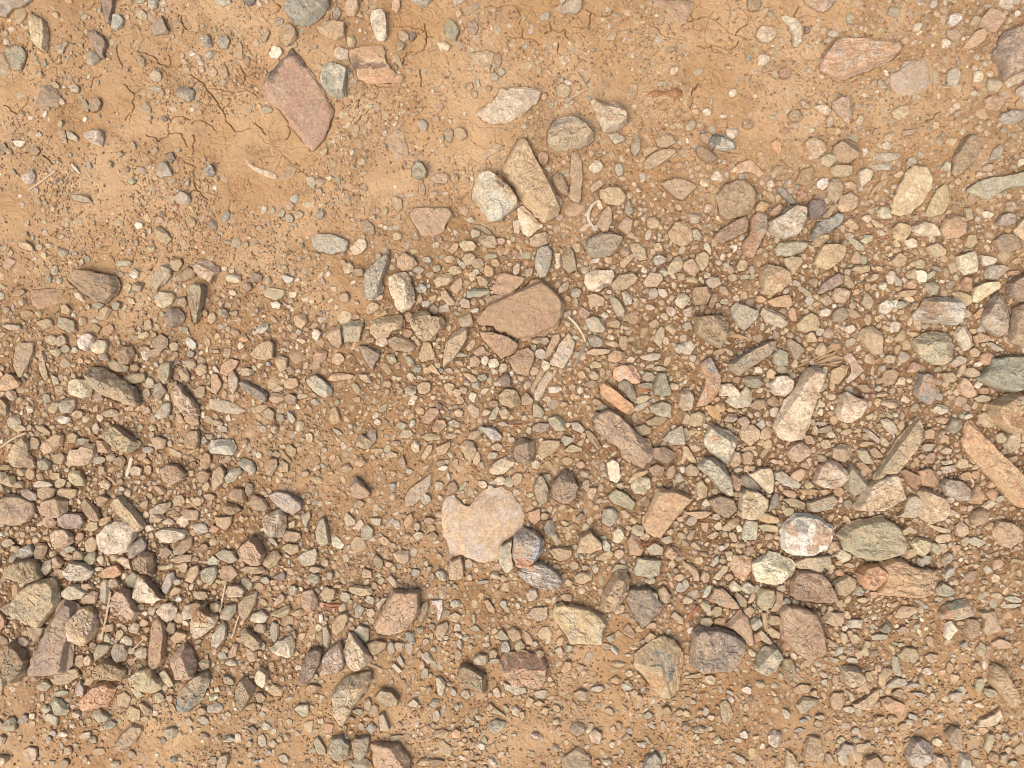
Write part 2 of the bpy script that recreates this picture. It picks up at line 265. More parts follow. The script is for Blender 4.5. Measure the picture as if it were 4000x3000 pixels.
1445,1277 1463,1247 1514,1235 1568,1229 1580,1253 1574,1283 1538,1295 1511,1320 1466,1320 1445,1301;T/Y;t;tan loaf-shaped stone with rough black-edged right end
2231,594 2255,588 2274,633 2277,693 2271,778 2261,796 2225,778 2219,760 2231,723 2225,663;P/T;l;narrow rusty slab standing on edge right of the boot-shaped stone
518,2314 543,2247 567,2247 633,2320 639,2338 603,2356 531,2356;C/P;t;cream triangular stone with a dark brown side
500,2645 543,2615 591,2609 633,2663 627,2693 591,2711 543,2681 506,2669;Y/C;t;pale yellow angular stone in the lower left
356,2651 386,2591 422,2570 494,2615 494,2639 470,2660 410,2660;N/T;t;brown triangular stone with pale base edge
1731,1386 1737,1350 1767,1301 1815,1274 1830,1283 1827,1326 1803,1362 1773,1404 1731,1434 1728,1416;Y/T;t;tall yellowish leaf-shaped stone with a ridge
1785,2639 1797,2597 1827,2591 1900,2639 1903,2705 1870,2699 1815,2669;N/G;t;grey-brown stone with an arrow-shaped lower face in the lower middle
666,1534 687,1500 711,1503 723,1531 754,1555 778,1594 775,1621 748,1632 711,1615 681,1579;P/C;t;ridged pinkish cream stone shaped like a shoe
259,1784 277,1754 314,1754 338,1726 374,1733 380,1772 362,1808 320,1820 283,1817 265,1835;Y/C;m;yellow-tan stone with a bite-shaped notch
726,1130 748,1112 802,1112 805,1145 790,1199 787,1229 766,1265 748,1256 739,1199 730,1157;G/N;t;tall olive-green stone with a jagged top
2340,1506 2358,1488 2382,1500 2436,1555 2478,1582 2482,1603 2454,1621 2424,1609 2370,1567 2343,1537;F/O;t;bright orange bone-shaped stone
3608,844 3626,796 3656,742 3686,717 3713,748 3710,796 3680,838 3644,850;Y/T;l;sandy flat stone joined to the big pale sandy slab
925,2145 953,2121 983,2090 1007,2106 1037,2163 1019,2205 977,2211 941,2175;P/T;t;rust-tan dome stone with an off-centre peak
3535,2947 3565,2886 3608,2886 3647,2922 3632,2959 3589,2995 3553,2989;L/U;t;pale lilac-grey chunky stone near the bottom
1984,1404 2020,1368 2063,1353 2090,1374 2090,1404 2063,1470 2026,1464 1996,1434;Q/P;m;red-brown faceted stone below the wedge
1025,2024 1049,2000 1097,1988 1121,2012 1121,2054 1103,2096 1073,2099 1037,2078;P/W;t;lumpy pinkish white knobbly stone
1263,2561 1296,2525 1333,2497 1341,2543 1350,2591 1335,2621 1272,2630 1251,2621 1269,2597;P/W;t;mottled red and white stone right of the dark grey-brown long one
3674,886 3689,850 3722,835 3758,844 3779,874 3776,910 3746,931 3698,934 3677,910;O/Y;m;round amber-orange stone at the right
3348,2241 3378,2211 3427,2202 3469,2235 3451,2271 3409,2301 3384,2301 3354,2271;F/O;t^;glossy bright orange stone on the corner of the pale orange angular slab
1912,1127 1936,1102 1942,1078 1972,1063 2056,1084 2050,1102 2014,1136 1966,1157 1936,1145;Q/V;l;flat red-brown slab above the crack of the largest rock
2286,1072 2328,1051 2394,1054 2406,1078 2382,1115 2334,1142 2298,1133 2283,1102;C/Y;m;creamy yellow lumpy stone with black seams
115,55 145,60 172,77 186,112 191,151 184,187 181,208 158,196 139,178 124,158 118,109;Y/C;m;long pale yellow-tan lens-shaped stone
2854,1205 2872,1181 2896,1184 2926,1205 2965,1211 2962,1241 2932,1271 2908,1292 2878,1271 2857,1241;G/L;m;grey-green heart-shaped stone on bare soil
2788,916 2818,892 2872,862 2914,841 2923,868 2920,904 2878,928 2824,950 2791,934;N/P;m;brown layered stone below the large round flat one
2144,1422 2183,1344 2219,1295 2249,1338 2237,1380 2201,1440;L/Y;l;pale rectangular slab standing on edge below the largest rock
63,1356 81,1335 133,1335 133,1374 109,1434 90,1470 69,1476 54,1434;T/P;l;long dusty tan stone tapering downwards at the left
3665,2392 3692,2356 3776,2338 3794,2398 3746,2422 3674,2416;B/O;t;blue-grey stone with an orange left side
1043,1934 1085,1916 1133,1925 1182,1959 1182,1989 1145,2013 1097,1989;L/G;m;pale grey wedge-shaped stone in the lower centre
1173,2657 1179,2603 1206,2543 1236,2528 1260,2537 1257,2579 1230,2633 1194,2675;D/U;t;dark grey-brown long stone beside the mottled red-tan one
3957,1205 3993,1187 4048,1187 4048,1362 3993,1356 3945,1338 3951,1265;P/R;t;red and white blotched stone at the right edge
440,2326 470,2295 506,2307 525,2362 546,2392 525,2419 494,2416 458,2374;P/T;t;pinkish tan potato stone right of the long straight straw
1508,525 1550,494 1574,512 1592,567 1598,603 1568,621 1544,621 1520,573;P/U;e;pinkish brown slab sunk flush in the clay
3674,1892 3692,1868 3746,1874 3788,1910 3791,1953 3746,1959 3692,1934;U/L;t;purple-brown white-flecked angular stone
2827,2446 2866,2410 2890,2380 2920,2410 2938,2470 2944,2525 2926,2525 2890,2476 2854,2452;P/T;m;pinkish speckled wedge behind the large dark grey block
3571,1518 3589,1458 3620,1455 3644,1476 3650,1555 3632,1585 3601,1567 3571,1537;B/O;t;blue-white stone with a rust patch on its face
3351,1307 3366,1283 3403,1271 3448,1298 3445,1338 3448,1380 3415,1386 3378,1350;T/P;m;dusty tan fan-shaped stone on bare soil
151,1989 175,1953 229,1938 265,1959 265,1995 235,2025 193,2019 163,2013;P/T;m;rounded tan-pink stone right of the big pink-grey one
2475,2223 2491,2175 2587,2187 2575,2247 2539,2256 2478,2247;G/L;m;rough grey-green flat-topped stone
3300,1856 3324,1808 3354,1838 3390,1886 3372,1922 3336,1938 3306,1910;G/U;m;dark mottled grey stone right of the white faceted one
2575,717 2623,699 2668,696 2714,717 2720,736 2665,784 2635,766 2599,736;P/T;l;flat dusty pink-tan stone on bare soil
1580,1941 1604,1904 1647,1874 1689,1844 1689,1886 1653,1941 1616,1977 1583,1983;P/L;l;long pinkish leaf-shaped slab on soil
3255,573 3282,549 3315,546 3348,567 3356,594 3342,624 3312,640 3270,627 3255,603;N/T;t;brown rough hexagonal stone
2002,1760 2014,1723 2044,1710 2087,1723 2091,1766 2081,1802 2050,1817 2014,1796;U/P;t;purplish brown rounded hexagon stone
2611,904 2635,868 2671,862 2702,886 2708,941 2671,965 2653,959 2623,941;Y/O;m;rounded orange-tan pebble with fine dots
2195,2959 2255,2916 2304,2953 2310,3001 2237,3019 2195,2995;U/P;l;large pinkish purple crumbly stone at the bottom
3161,916 3192,868 3246,850 3270,829 3297,838 3288,874 3252,904 3204,922 3164,944;D/L;m;dark slate-grey slab with white flecks
2087,1018 2099,970 2141,958 2159,988 2153,1036 2135,1084 2108,1087 2090,1048;G/L;m;grey-green barrel-shaped stone among small pebbles
2760,1953 2812,1931 2860,1947 2881,1995 2848,2025 2800,2007;U/N;m;purple-brown streaked stone left of the yellowish cream block
157,330 205,330 232,374 229,419 181,416 130,415 148,377;U/K;e;flat purple-black chip stained into the clay
2017,814 2038,802 2063,823 2087,850 2123,880 2096,901 2066,925 2041,910 2029,868;C/Y;m;pale speckled stone touching the tip of the blocky cream one
1451,51 1472,43 1499,45 1511,66 1515,106 1514,145 1499,162 1472,158 1457,127 1448,87;C/G;m;cream-grey pill-shaped pebble standing upright
2848,2211 2866,2169 2908,2166 2938,2181 2929,2229 2908,2271 2872,2253;O/C;m;tan-orange block left of the scalloped cream one
452,2898 482,2856 518,2826 555,2835 558,2856 531,2898 482,2934 455,2922;T/G;m;worn tan slab in the bare clay at the lower left
3825,78 3861,36 3909,45 3928,69 3915,96 3891,124 3867,124 3822,102;P/O;m;salmon flat stone with a notched lower edge
256,2223 283,2193 338,2196 368,2229 362,2247 326,2271 283,2265 259,2241;C/G;t;white-rimmed grey-green stone with layered top
916,2699 941,2651 965,2642 998,2687 989,2711 947,2778 928,2748;U/T;t;purple-brown kite stone with a pale edge in bare clay
2252,2145 2267,2090 2304,2069 2352,2121 2352,2142 2304,2163 2255,2160;T/Y;t;tan tent-shaped stone with a sharp ridge
621,1838 648,1814 693,1814 733,1850 723,1871 678,1895 639,1880;P/O;t;rounded orange-pink stone with a faceted top
3101,2193 3149,2175 3246,2169 3249,2199 3210,2211 3210,2241 3161,2223 3113,2217;T/G;m;dusty grey-tan stone just above the maroon-pink flat one
2923,1853 2968,1826 3011,1826 3023,1856 3017,1922 3005,1928 2968,1898;C/Y;m;cream triangular stone pointing down
1236,109 1266,84 1308,84 1350,90 1347,142 1314,158 1278,145 1248,130;T/P;m;speckled pinkish tan stone with a black-dotted top
1336,1265 1369,1253 1423,1252 1423,1271 1405,1332 1369,1338 1342,1338;G/T;m;pale grey-green square stone with a notched top
39,1778 60,1736 96,1705 112,1730 112,1778 96,1826 60,1826 39,1802;Y/T;m;tan pointed stone by a straw at the left edge
2397,1434 2430,1422 2472,1425 2503,1476 2500,1500 2466,1500 2442,1476 2418,1494 2394,1476;F/C;m;bright orange cream arch-shaped stone
3023,971 3041,950 3101,941 3149,944 3161,959 3137,983 3095,1001 3035,998;G/L;m;grey and white layered flake stone
3008,1500 3029,1467 3065,1464 3098,1488 3098,1525 3065,1549 3029,1546 3011,1525;W/P;t;round pinkish white quartz cobble beside the paddle-shaped stone
2769,2344 2788,2295 2824,2295 2866,2338 2890,2374 2866,2380 2812,2368;G/O;t;grey-green wedge with orange lower edge
757,1039 784,1009 814,1021 856,1042 859,1063 835,1081 826,1109 790,1087 757,1060;P/C;m;pink stone with a paler lower corner
3734,1000 3806,976 3819,1036 3812,1066 3770,1075 3740,1042;C/P;m;cream-pink slab at the upper right
3879,941 3903,916 3951,913 3987,941 3990,971 3945,986 3897,977;U/N;m;plump purple-brown stone at the right
518,2187 561,2151 597,2160 609,2205 603,2247 567,2241 525,2211;N/T;t;brown rounded stone above the cream triangular one
1049,2531 1085,2506 1139,2476 1152,2500 1149,2561 1121,2570 1073,2555;C/T;t;cream and tan pyramid stone
811,1745 829,1717 910,1716 924,1751 910,1781 862,1775 820,1769;L/W;m;smooth pale grey cloud-shaped stone
2512,633 2533,609 2587,585 2638,582 2647,603 2611,621 2575,648 2539,663 2518,657;T/P;m;long layered pinkish tan slab
2340,742 2376,733 2418,733 2448,769 2439,790 2412,805 2376,799 2343,772;Y/T;m;smooth tan pentagon stone
21,192 54,177 89,181 104,208 99,238 84,274 57,273 41,247 27,226;G;l;rounded grey-green stone beside the long pale yellow-tan stone
814,1555 874,1561 928,1579 959,1603 928,1618 862,1612 820,1597;L/P;e;pale pinkish slab flush with the clay
1279,2928 1297,2880 1333,2874 1369,2904 1363,2953 1315,2965;G/L;m;pale green round stone left of the flat dark grey-green one
1197,1482 1230,1461 1266,1482 1299,1518 1296,1543 1266,1555 1224,1531 1197,1500;L/P;m;pale pinkish grey potato-shaped stone
265,1500 301,1476 344,1482 362,1518 356,1546 320,1558 271,1537;C/P;m;cream pink-stained stone left of the big pale leaf-shaped one
3149,1959 3210,1941 3258,1931 3276,1953 3246,1989 3179,2001 3161,1995;T/G;m;tan layered bar stone below the white faceted one
193,2090 223,2066 265,2063 289,2096 283,2124 235,2146 205,2130;T/C;m;tan lumpy stone below the purplish oval one
3252,398 3276,383 3306,380 3330,416 3330,452 3318,488 3294,470 3270,440 3252,422;P/G;m;speckled pink-grey stone pointing down
3523,1995 3541,1941 3571,1931 3608,1959 3589,1989 3571,2025 3499,2019;L/P;m;pale pinkish grey stone right of the triangular sandy one
931,2356 965,2320 1007,2304 1004,2350 977,2404 953,2431 931,2392;P/T;m;pinkish slab narrowing downwards, right of a straw
3794,1151 3803,1121 3843,1102 3897,1099 3906,1127 3873,1145 3819,1181 3794,1181;C/Y;m;cream smooth tongue-shaped stone at the upper right
3288,2603 3312,2597 3348,2603 3375,2645 3366,2663 3318,2681 3285,2657;T/C;t;tan knobbly stone in the lower right soil
1945,2181 1954,2133 1984,2118 2002,2109 1996,2157 2008,2217 1978,2241 1963,2229;G/C;m^;slim pale green stone on the left of the pastel one
3825,2386 3879,2380 3909,2458 3855,2482 3834,2458 3840,2422;P;m;pink boot-shaped stone at the lower right
226,2021 265,2000 320,2006 333,2036 307,2066 265,2069 235,2051;U/L;m;purplish oval stone in the lower left gravel
3252,2271 3306,2241 3342,2259 3336,2301 3306,2329 3270,2326;T/G;m;dusty tan stone right of the maroon-pink flat one
2890,1531 2914,1503 2938,1531 2941,1561 2926,1591 2872,1597 2830,1567 2848,1549 2884,1561;L/T;m;pale tan stone right of the cream knobbly one
3071,1766 3095,1733 3131,1720 3161,1742 3161,1778 3125,1808 3089,1796;P/T;t;rounded pinkish brown stone at the foot of the paddle-shaped one
2956,2314 2974,2295 3023,2301 3032,2338 3017,2374 2981,2386 2956,2362;G/N;m;grey-brown round cobble right of the orange-edged wedge
2766,552 2791,522 2824,525 2860,543 2878,573 2872,584 2836,588 2788,582 2766,570;L/K;t;angular pale stone with a blackened left end
603,2081 639,2063 693,2065 736,2075 723,2099 681,2121 639,2118;C/Y;m;cream-yellow long stone right of the leaning yellow slab
3933,1109 3987,1072 4048,1060 4048,1169 3981,1181 3939,1151;U/N;t;purplish brown stone at the right edge above the red one
977,1386 1013,1344 1058,1326 1073,1344 1070,1398 1037,1409 995,1401;T/P;m;fan-shaped brown-pink stone on clay
1945,1543 1972,1515 2020,1525 2032,1549 2032,1585 1996,1594 1954,1579;T/Y;m;tan-brown rounded stone under the small dark square chip
1514,1326 1550,1307 1592,1320 1625,1350 1619,1368 1586,1377 1538,1368 1517,1344;N/G;m;brown-grey lens stone under the loaf-shaped one
2388,1109 2418,1069 2466,1060 2494,1084 2485,1102 2436,1136 2394,1130;T/P;m;tan rounded stone right of the creamy lumpy one
3722,1301 3746,1274 3770,1271 3794,1307 3803,1350 3788,1365 3764,1374 3746,1344;C/G;m;cream ridged stone right of the bowl-shaped one
2971,1223 2981,1199 3011,1208 3053,1229 3080,1253 3077,1271 3053,1282 3023,1271 2987,1253;C/P;m;white ridged oval stone right of the heart-shaped one
342,121 374,119 405,140 422,172 409,205 410,228 393,226 369,193 350,163;U/D;m;dark purple-grey stone with a split cracked top
3113,1265 3137,1235 3167,1220 3192,1235 3204,1265 3198,1289 3149,1300 3116,1289;T/P;m;tan trapezoid stone with pointed top
2373,1934 2406,1907 2448,1928 2485,1965 2472,1995 2430,1980 2388,1959;G/T;m;slim grey-tan flat stone left of the orange slab
1372,2898 1387,2880 1448,2874 1435,2941 1411,2971 1381,2953;G/N;m;flat dark grey-green stone at the bottom left
3270,808 3288,763 3327,749 3357,769 3357,802 3324,826 3288,829;T/P;m;plump tan-pink almond stone
2551,1518 2569,1458 2599,1452 2611,1494 2626,1543 2587,1550 2554,1540;G/D;m;grey trapezoid stone right of the orange ones
-24,-18 145,-18 121,6 90,30 54,36 24,69 -24,54;U/L;l;big smooth grey-brown stone filling the top left corner
3131,2959 3143,2910 3161,2874 3204,2880 3210,2922 3179,2965;P/T;m;pinkish tan flat upright slab at the bottom
1749,2217 1761,2187 1803,2169 1812,2211 1815,2253 1797,2265 1755,2262;P/T;m;pinkish tan tombstone-shaped stone under the huge flat rock
2084,1904 2105,1853 2123,1859 2147,1916 2144,1953 2117,1971 2096,1953;G/Y;t;olive speckled almond stone left of the triangular-topped one
1912,1832 1930,1802 1978,1783 2011,1796 2008,1820 1972,1850 1930,1856 1913,1844;C/P;m;cream speckled egg stone touching the purplish hexagon
208,2639 253,2615 301,2609 320,2639 271,2669 223,2678;P;l;flat pinkish stone in the soil below the purple-pink slab
3559,883 3608,862 3638,871 3671,907 3674,922 3638,922 3589,922 3568,904;C/P;m;whitish and brown pointed flat stone
1230,2078 1242,2036 1266,2015 1281,2054 1290,2121 1260,2136 1236,2115;G/L;m;tall grey-green rough stone at the edge of the fine gravel
2887,1687 2902,1666 2938,1654 2968,1681 2965,1717 2932,1742 2896,1717;Y/G;m;yellow-green rough stone right of the kite-shaped one
594,1078 639,1033 672,1045 672,1075 648,1106 627,1118 612,1142 597,1118;Y/G;m;pale tan shield-shaped stone in the left gravel
639,1232 663,1202 699,1202 723,1232 717,1259 675,1280 648,1265;U/D;m;dark purple-brown knobbly stone
1836,208 1894,199 1936,208 1921,241 1911,283 1894,271 1864,253 1845,232;P;l;salmon-pink triangular chip pointing down
3053,63 3068,60 3113,75 3128,90 3130,127 3131,169 3113,183 3098,180 3095,133 3083,102 3056,75;C/P;m;bone-shaped whitish stone with a narrow foot
1369,1904 1372,1868 1387,1859 1417,1880 1448,1922 1445,1941 1405,1950 1378,1941;P/U;t;pinkish brown faceted stone with a dark underside
1091,130 1103,96 1127,87 1156,112 1161,145 1139,175 1115,181 1094,163;N/T;m;brown grainy round stone above the charred corner of the pink slab
1460,2723 1490,2687 1532,2693 1562,2730 1556,2754 1508,2757;N/G;m;flat grey-brown stone right of the big pale green-tan one
3583,1838 3620,1826 3656,1838 3671,1868 3644,1904 3601,1898;N/O;m;brown stone right of the reddish brown lumpy one
3140,558 3158,540 3179,538 3222,561 3228,588 3192,621 3176,618 3149,585;O/L;m;orange-brown stone with a white patch
609,2392 639,2356 669,2350 693,2374 687,2416 651,2431 621,2416;C/P;m;mottled white and pink angular stone
3686,2862 3716,2832 3752,2844 3758,2928 3728,2928 3704,2898;U/P;m;pinkish grey upright stone near the bottom right corner
2709,1121 2769,1115 2782,1145 2763,1187 2715,1193 2706,1163;N/T;m;brown block stone in the upper right gravel
1399,1350 1435,1350 1484,1374 1487,1392 1469,1416 1457,1449 1439,1428 1417,1392;U/L;m;purplish grey wedge stone pointing down
934,2470 959,2449 1019,2500 1019,2531 989,2543 959,2525;T/P;t;pinkish brown stone with a pointed top beside the smallest straw
3915,1736 3933,1693 3969,1675 3990,1705 3975,1754 3939,1772;T/L;m;grey-tan rounded bar lying in the crook of the long curved stone
2099,1760 2111,1723 2141,1717 2189,1720 2189,1742 2159,1772 2123,1793 2102,1772;T/Y;m;tan shield stone right of the purplish hexagon
3228,723 3249,699 3285,696 3289,742 3282,778 3261,793 3231,766;T/G;m;tan upright five-sided stone with a brown face
2539,1585 2587,1564 2623,1582 2623,1633 2575,1630 2539,1609;G/D;m;dark mottled grey stone below the grey trapezoid one
3897,464 3912,443 3951,429 3993,431 4030,440 3999,464 3963,485 3921,487;G/L;m;grey oval stone with white streaks at the right edge
934,1494 953,1485 1001,1509 1049,1537 1043,1573 1025,1570 977,1540 941,1518;D/G;t;dark grey striped stone with a broken end
2587,1717 2611,1687 2665,1657 2677,1736 2629,1739;G/L;m;pale grey-green stone touching the left side of the kite-shaped one
3843,1060 3855,1036 3909,1030 3942,1048 3909,1078 3897,1096 3849,1090;G/L;m;pale grey flat stone at the upper right
1550,1012 1580,982 1616,1000 1634,1030 1610,1054 1574,1060 1550,1042;P/O;m;rusty orange block stone above the cream-tan hexagonal one
452,1362 476,1350 518,1353 528,1386 512,1425 476,1422 455,1395;N/T;t;chunky brown stone with cracked face
1176,2338 1182,2307 1224,2301 1242,2338 1242,2374 1212,2389 1185,2374;O/G;m;orange-brown and grey-green angular stone
3053,2609 3059,2573 3089,2567 3110,2603 3107,2639 3083,2675 3059,2651;N/G;m;brown-grey upright stone left of bottom of the maroon rounded one
2655,1537 2667,1518 2697,1518 2712,1555 2703,1603 2667,1609 2649,1579;P/L;m;pinkish grey block stone left of the bent one
3152,802 3167,781 3198,779 3225,802 3225,829 3198,853 3164,856 3154,832;D/K;m;dark purplish speckled rough stone
2328,874 2352,826 2376,802 2391,820 2391,868 2376,904 2352,907;T/G;m;tan pointed stone inside the curved pale root
2466,1880 2491,1862 2539,1862 2542,1904 2515,1934 2478,1928 2463,1904;G/C;m;pale olive rounded stone in the right centre
2851,669 2878,642 2926,623 2950,639 2987,681 2968,690 2926,669 2884,678;O/C;l;orange and cream arch-shaped stone
1269,1301 1296,1280 1333,1265 1341,1338 1329,1362 1296,1347 1272,1314;P/T;m;pinkish tan block left of the grey-green square stone
2551,1748 2593,1742 2638,1766 2641,1790 2599,1811 2557,1790;U/N;m;purplish grey stone right of the large foot-shaped one
3246,1784 3252,1748 3276,1736 3324,1742 3327,1778 3300,1808 3264,1796;P/T;m;brown-pink rounded stone above the white faceted one
3192,1139 3216,1102 3270,1066 3300,1081 3294,1109 3258,1127 3198,1151;U/P;m;pinkish layered slanting stone
2445,2115 2466,2081 2497,2096 2515,2145 2503,2175 2460,2166;P/O;m;reddish tan stone crossed by red-brown plant bits
1294,2434 1321,2398 1357,2389 1366,2410 1345,2458 1315,2485 1297,2470;P/T;m;pinkish tan oblong stone left of two small round grey pebbles
154,1748 187,1717 229,1690 250,1699 241,1736 205,1766 175,1775;T/P;m;long tan-pink stone right of the pointed one
3291,1392 3324,1377 3348,1416 3378,1446 3342,1476 3312,1500 3300,1482 3336,1446;P/C;l;dusty tan angle-shaped flat stone
3198,2422 3234,2386 3294,2392 3294,2434 3258,2446;T/G;m;dusty tan round stone right of the pinkish maroon rounded one
826,2500 844,2452 874,2425 889,2446 886,2488 850,2534 829,2525;L/G;m;pale green-grey upright lens stone
2195,1000 2225,964 2243,988 2255,1054 2225,1069 2201,1048;N/G;m;brownish grey stone right of the barrel-shaped one
3800,127 3834,112 3855,130 3843,160 3819,181 3788,192 3758,187 3782,151;P/O;m;orange-pink curved stone below the salmon flat one
2899,2072 2914,2030 2956,2030 2956,2109 2896,2109;L/G;m;grey-white rectangular stone with fine streaks
2168,30 2213,18 2237,0 2274,-6 2274,36 2255,54 2207,55 2177,48;G/N;m;rough grey-green stone at the top edge
711,2392 723,2362 772,2347 802,2362 754,2416 717,2422;L/P;m;pale pinkish stone behind the two-faced brown and cream one
241,2307 271,2283 307,2283 335,2314 320,2338 277,2344 244,2329;C/T;m;cream-tan peaked stone just above the purple-pink slab
3559,2121 3583,2096 3632,2109 3635,2145 3608,2175 3577,2163;Y/C;m;cream peaked stone at the right of the layered tan oval
1158,2181 1182,2157 1236,2139 1242,2169 1230,2205 1188,2214;L/Y;l;dusty pale stone below the tall grey-green rough one
3327,2748 3360,2736 3397,2711 3433,2681 3433,2723 3409,2760 3372,2769 3336,2763;Y/T;m;tan crescent pebble holding a tiny pink one
0,1488 30,1455 57,1464 81,1491 72,1512 33,1525 0,1525;O/P;m;orange-pink rounded stone at the left edge
2141,2145 2183,2133 2237,2139 2234,2175 2189,2193 2165,2181;P/T;m;pinkish oval flat pebble left of the tan tent-shaped stone
3240,1476 3246,1446 3288,1422 3318,1431 3306,1464 3276,1503 3243,1494;T/O;m;tan-orange block beside the dry bark wisp
3511,1838 3535,1829 3595,1856 3601,1886 3571,1910 3541,1886;R/N;m;reddish brown lumpy stone beside the triangular sandy one
3439,2730 3475,2723 3535,2748 3523,2778 3487,2787 3451,2766;O/T;m;tan-orange half-moon pebble right of the crescent one
431,2543 452,2512 488,2512 503,2543 494,2579 458,2585 434,2561;G/T;m;bumpy grey-tan rounded stone above the brown triangular one
2412,1500 2430,1481 2460,1482 2485,1531 2485,1573 2466,1570 2436,1531 2415,1518;D/G;m;dark grey-green stone between the two orange ones
3484,892 3511,868 3547,874 3556,904 3535,941 3505,941 3487,922;Y/N;m;tan-olive rough round stone
2965,106 2996,101 3026,112 3032,145 3005,166 2968,163 2950,139;P/C;l;pale pink-tan chip with a straight top in bare clay
3023,1844 3053,1835 3089,1868 3131,1892 3119,1910 3065,1898 3029,1874;G/L;m;grey pointed flat stone left of the white faceted one
603,1157 621,1137 675,1145 684,1160 669,1187 639,1206 612,1196;C/Y;m;cream rounded block left of the tall olive-green stone
391,-15 453,-15 446,36 435,90 414,93 405,57 395,30;U;m;purple-brown stone standing upright at the top edge
3764,2452 3776,2416 3819,2416 3825,2470 3794,2503 3770,2482;N/P;m;dusty brown stone left of the pink boot-shaped one
781,2232 808,2214 850,2211 850,2253 826,2289 790,2265;G/L;m;grey-green sharp-edged stone below the middle of the left gravel
2815,1500 2854,1494 2884,1525 2896,1549 2866,1567 2842,1546 2806,1549;C/Y;m;cream knobbly stone right of the bent one
2084,1543 2111,1488 2141,1449 2171,1458 2135,1512 2105,1567 2087,1561;L/Y;e;pale flush sliver below the pale rectangular slab
314,1965 332,1947 362,1965 386,1995 392,2037 362,2037 332,2001;P/N;m;pinkish tan slim stone in the left gravel
2349,2024 2358,1988 2394,1982 2418,2006 2406,2042 2382,2060 2352,2042;G/L;m;grey-green block stone in the lower right centre
3502,2555 3535,2525 3577,2531 3589,2567 3571,2591 3523,2579;T/G;m;tan-grey angular stone with sloping sides in the lower right
1634,1398 1653,1332 1683,1338 1701,1386 1695,1404 1647,1416;P/O;l;dusty rust and cream stone left of the tall leaf-shaped one
2370,1808 2394,1790 2418,1808 2427,1862 2412,1886 2385,1880 2376,1844;C/W;m;white cream upright stone with a brown top
3846,386 3879,368 3921,386 3927,410 3903,431 3867,431 3849,416;P/R;m;reddish stone with a flat face at the right
2283,1247 2316,1234 2352,1247 2370,1289 2352,1301 2304,1292;G/L;m;speckled grey-green egg-shaped stone near the white stick
3134,-12 3252,-12 3261,9 3246,30 3222,45 3198,42 3149,18;N/L;m;grey-brown stone cut by the top edge with a sharp chin
2153,693 2171,676 2195,681 2207,702 2224,736 2219,760 2189,757 2165,733;T/N;m;smooth brown-tan stone wedged between two long stones
618,1434 639,1416 672,1410 672,1458 663,1488 642,1503 621,1476;G/T;m;grey-tan block stone with sharp shoulder
3243,654 3261,645 3333,648 3336,678 3306,693 3264,693 3246,675;T/G;m;grey-tan bar-shaped stone below the brown hexagonal one
3812,2838 3825,2808 3873,2790 3903,2763 3912,2796 3891,2826 3849,2838;C/Y;m;pale cream curved stone at the lower right
2993,1175 3029,1160 3083,1148 3098,1193 3077,1202 3023,1199;O/P;m;orange-pink lumpy stone under the rust-spotted one
3107,2754 3137,2720 3192,2730 3198,2748 3161,2772 3131,2793;G/T;m;grey-green stone with tan side in the bottom soil
1797,1742 1815,1720 1851,1726 1864,1754 1851,1790 1839,1811 1815,1784 1803,1760;P/T;m;pinkish tan twisted stone in the lower middle
2056,2404 2081,2374 2141,2368 2141,2410 2111,2428 2063,2416;T/G;l;dusty tan-green stone left of the large green-tan one
2809,2748 2830,2730 2848,2742 2866,2790 2842,2838 2824,2820;N/G;l;dusty crescent stone in the bottom clay
880,2314 898,2280 941,2280 962,2301 947,2335 892,2335;P/C;t;pinkish cream boulder-like pebble at the top of a straw
3439,1476 3457,1446 3487,1440 3514,1458 3493,1500 3451,1512;N/T;l;dusty brown stone in the right soil
1734,99 1755,74 1779,93 1797,127 1782,162 1758,158 1738,136;G;m;flat grey-green four-cornered stone
3056,1012 3089,1000 3131,1006 3134,1027 3095,1078 3077,1054;T/G;m;grey-tan stone at the top right of the rust-spotted one
838,2163 874,2142 916,2151 934,2187 904,2202 862,2187;G;m;grey-green flat stone left of the rust-tan dome
226,1238 259,1241 295,1253 301,1292 280,1304 250,1289 223,1274;G/P;m;grey-green flat stone with a pink patch
3017,1386 3041,1361 3077,1374 3080,1428 3041,1431 3017,1416;G/B;m;grey stone at the right end of the rolling-pin-shaped one
2506,2995 2527,2953 2563,2938 2587,2971 2581,3025 2527,3037 2503,3019;L/U;m;smooth pale lilac-grey stone cut by the bottom edge
2069,931 2087,916 2129,904 2150,922 2144,950 2105,968 2072,959;T/U;m;grey-pink speckled block pebble
196,2748 217,2723 241,2733 271,2772 259,2796 211,2790;G/C;m;pale olive angular stone left of the peach-coloured one
832,1844 862,1814 883,1838 880,1880 844,1913 829,1898;P/T;m
3104,711 3131,663 3176,648 3179,669 3164,717 3143,726;N/R;l
2878,1874 2896,1853 2920,1853 2956,1886 2974,1916 2932,1916 2890,1892;D/G;m
383,2241 422,2211 464,2205 482,2241 446,2259 398,2256;O/N;m
@3535,2391,48,24,-20;T/Y
717,1711 742,1681 778,1681 781,1717 769,1754 736,1751;T/N;m
2509,1102 2539,1060 2575,1066 2593,1090 2569,1121 2527,1121;T/G;m
500,2151 518,2121 555,2096 573,2121 567,2145 525,2175 503,2184;D/L;m
3740,1500 3755,1470 3782,1488 3816,1546 3782,1555 3752,1537;P/O;m
971,1968 989,1928 1031,1947 1052,1980 1037,1998 995,1992;P/N;m
856,2253 868,2211 904,2205 934,2241 904,2274;P/N;m
2679,1651 2703,1615 2733,1603 2757,1621 2754,1657 2709,1669;T/G;m
@2641,1036,42,27,-50;T/G
1607,651 1628,627 1647,630 1674,675 1665,696 1628,699 1610,684;G/L;t
3249,1145 3264,1125 3294,1124 3324,1136 3318,1163 3300,1184 3264,1181;T/C;m
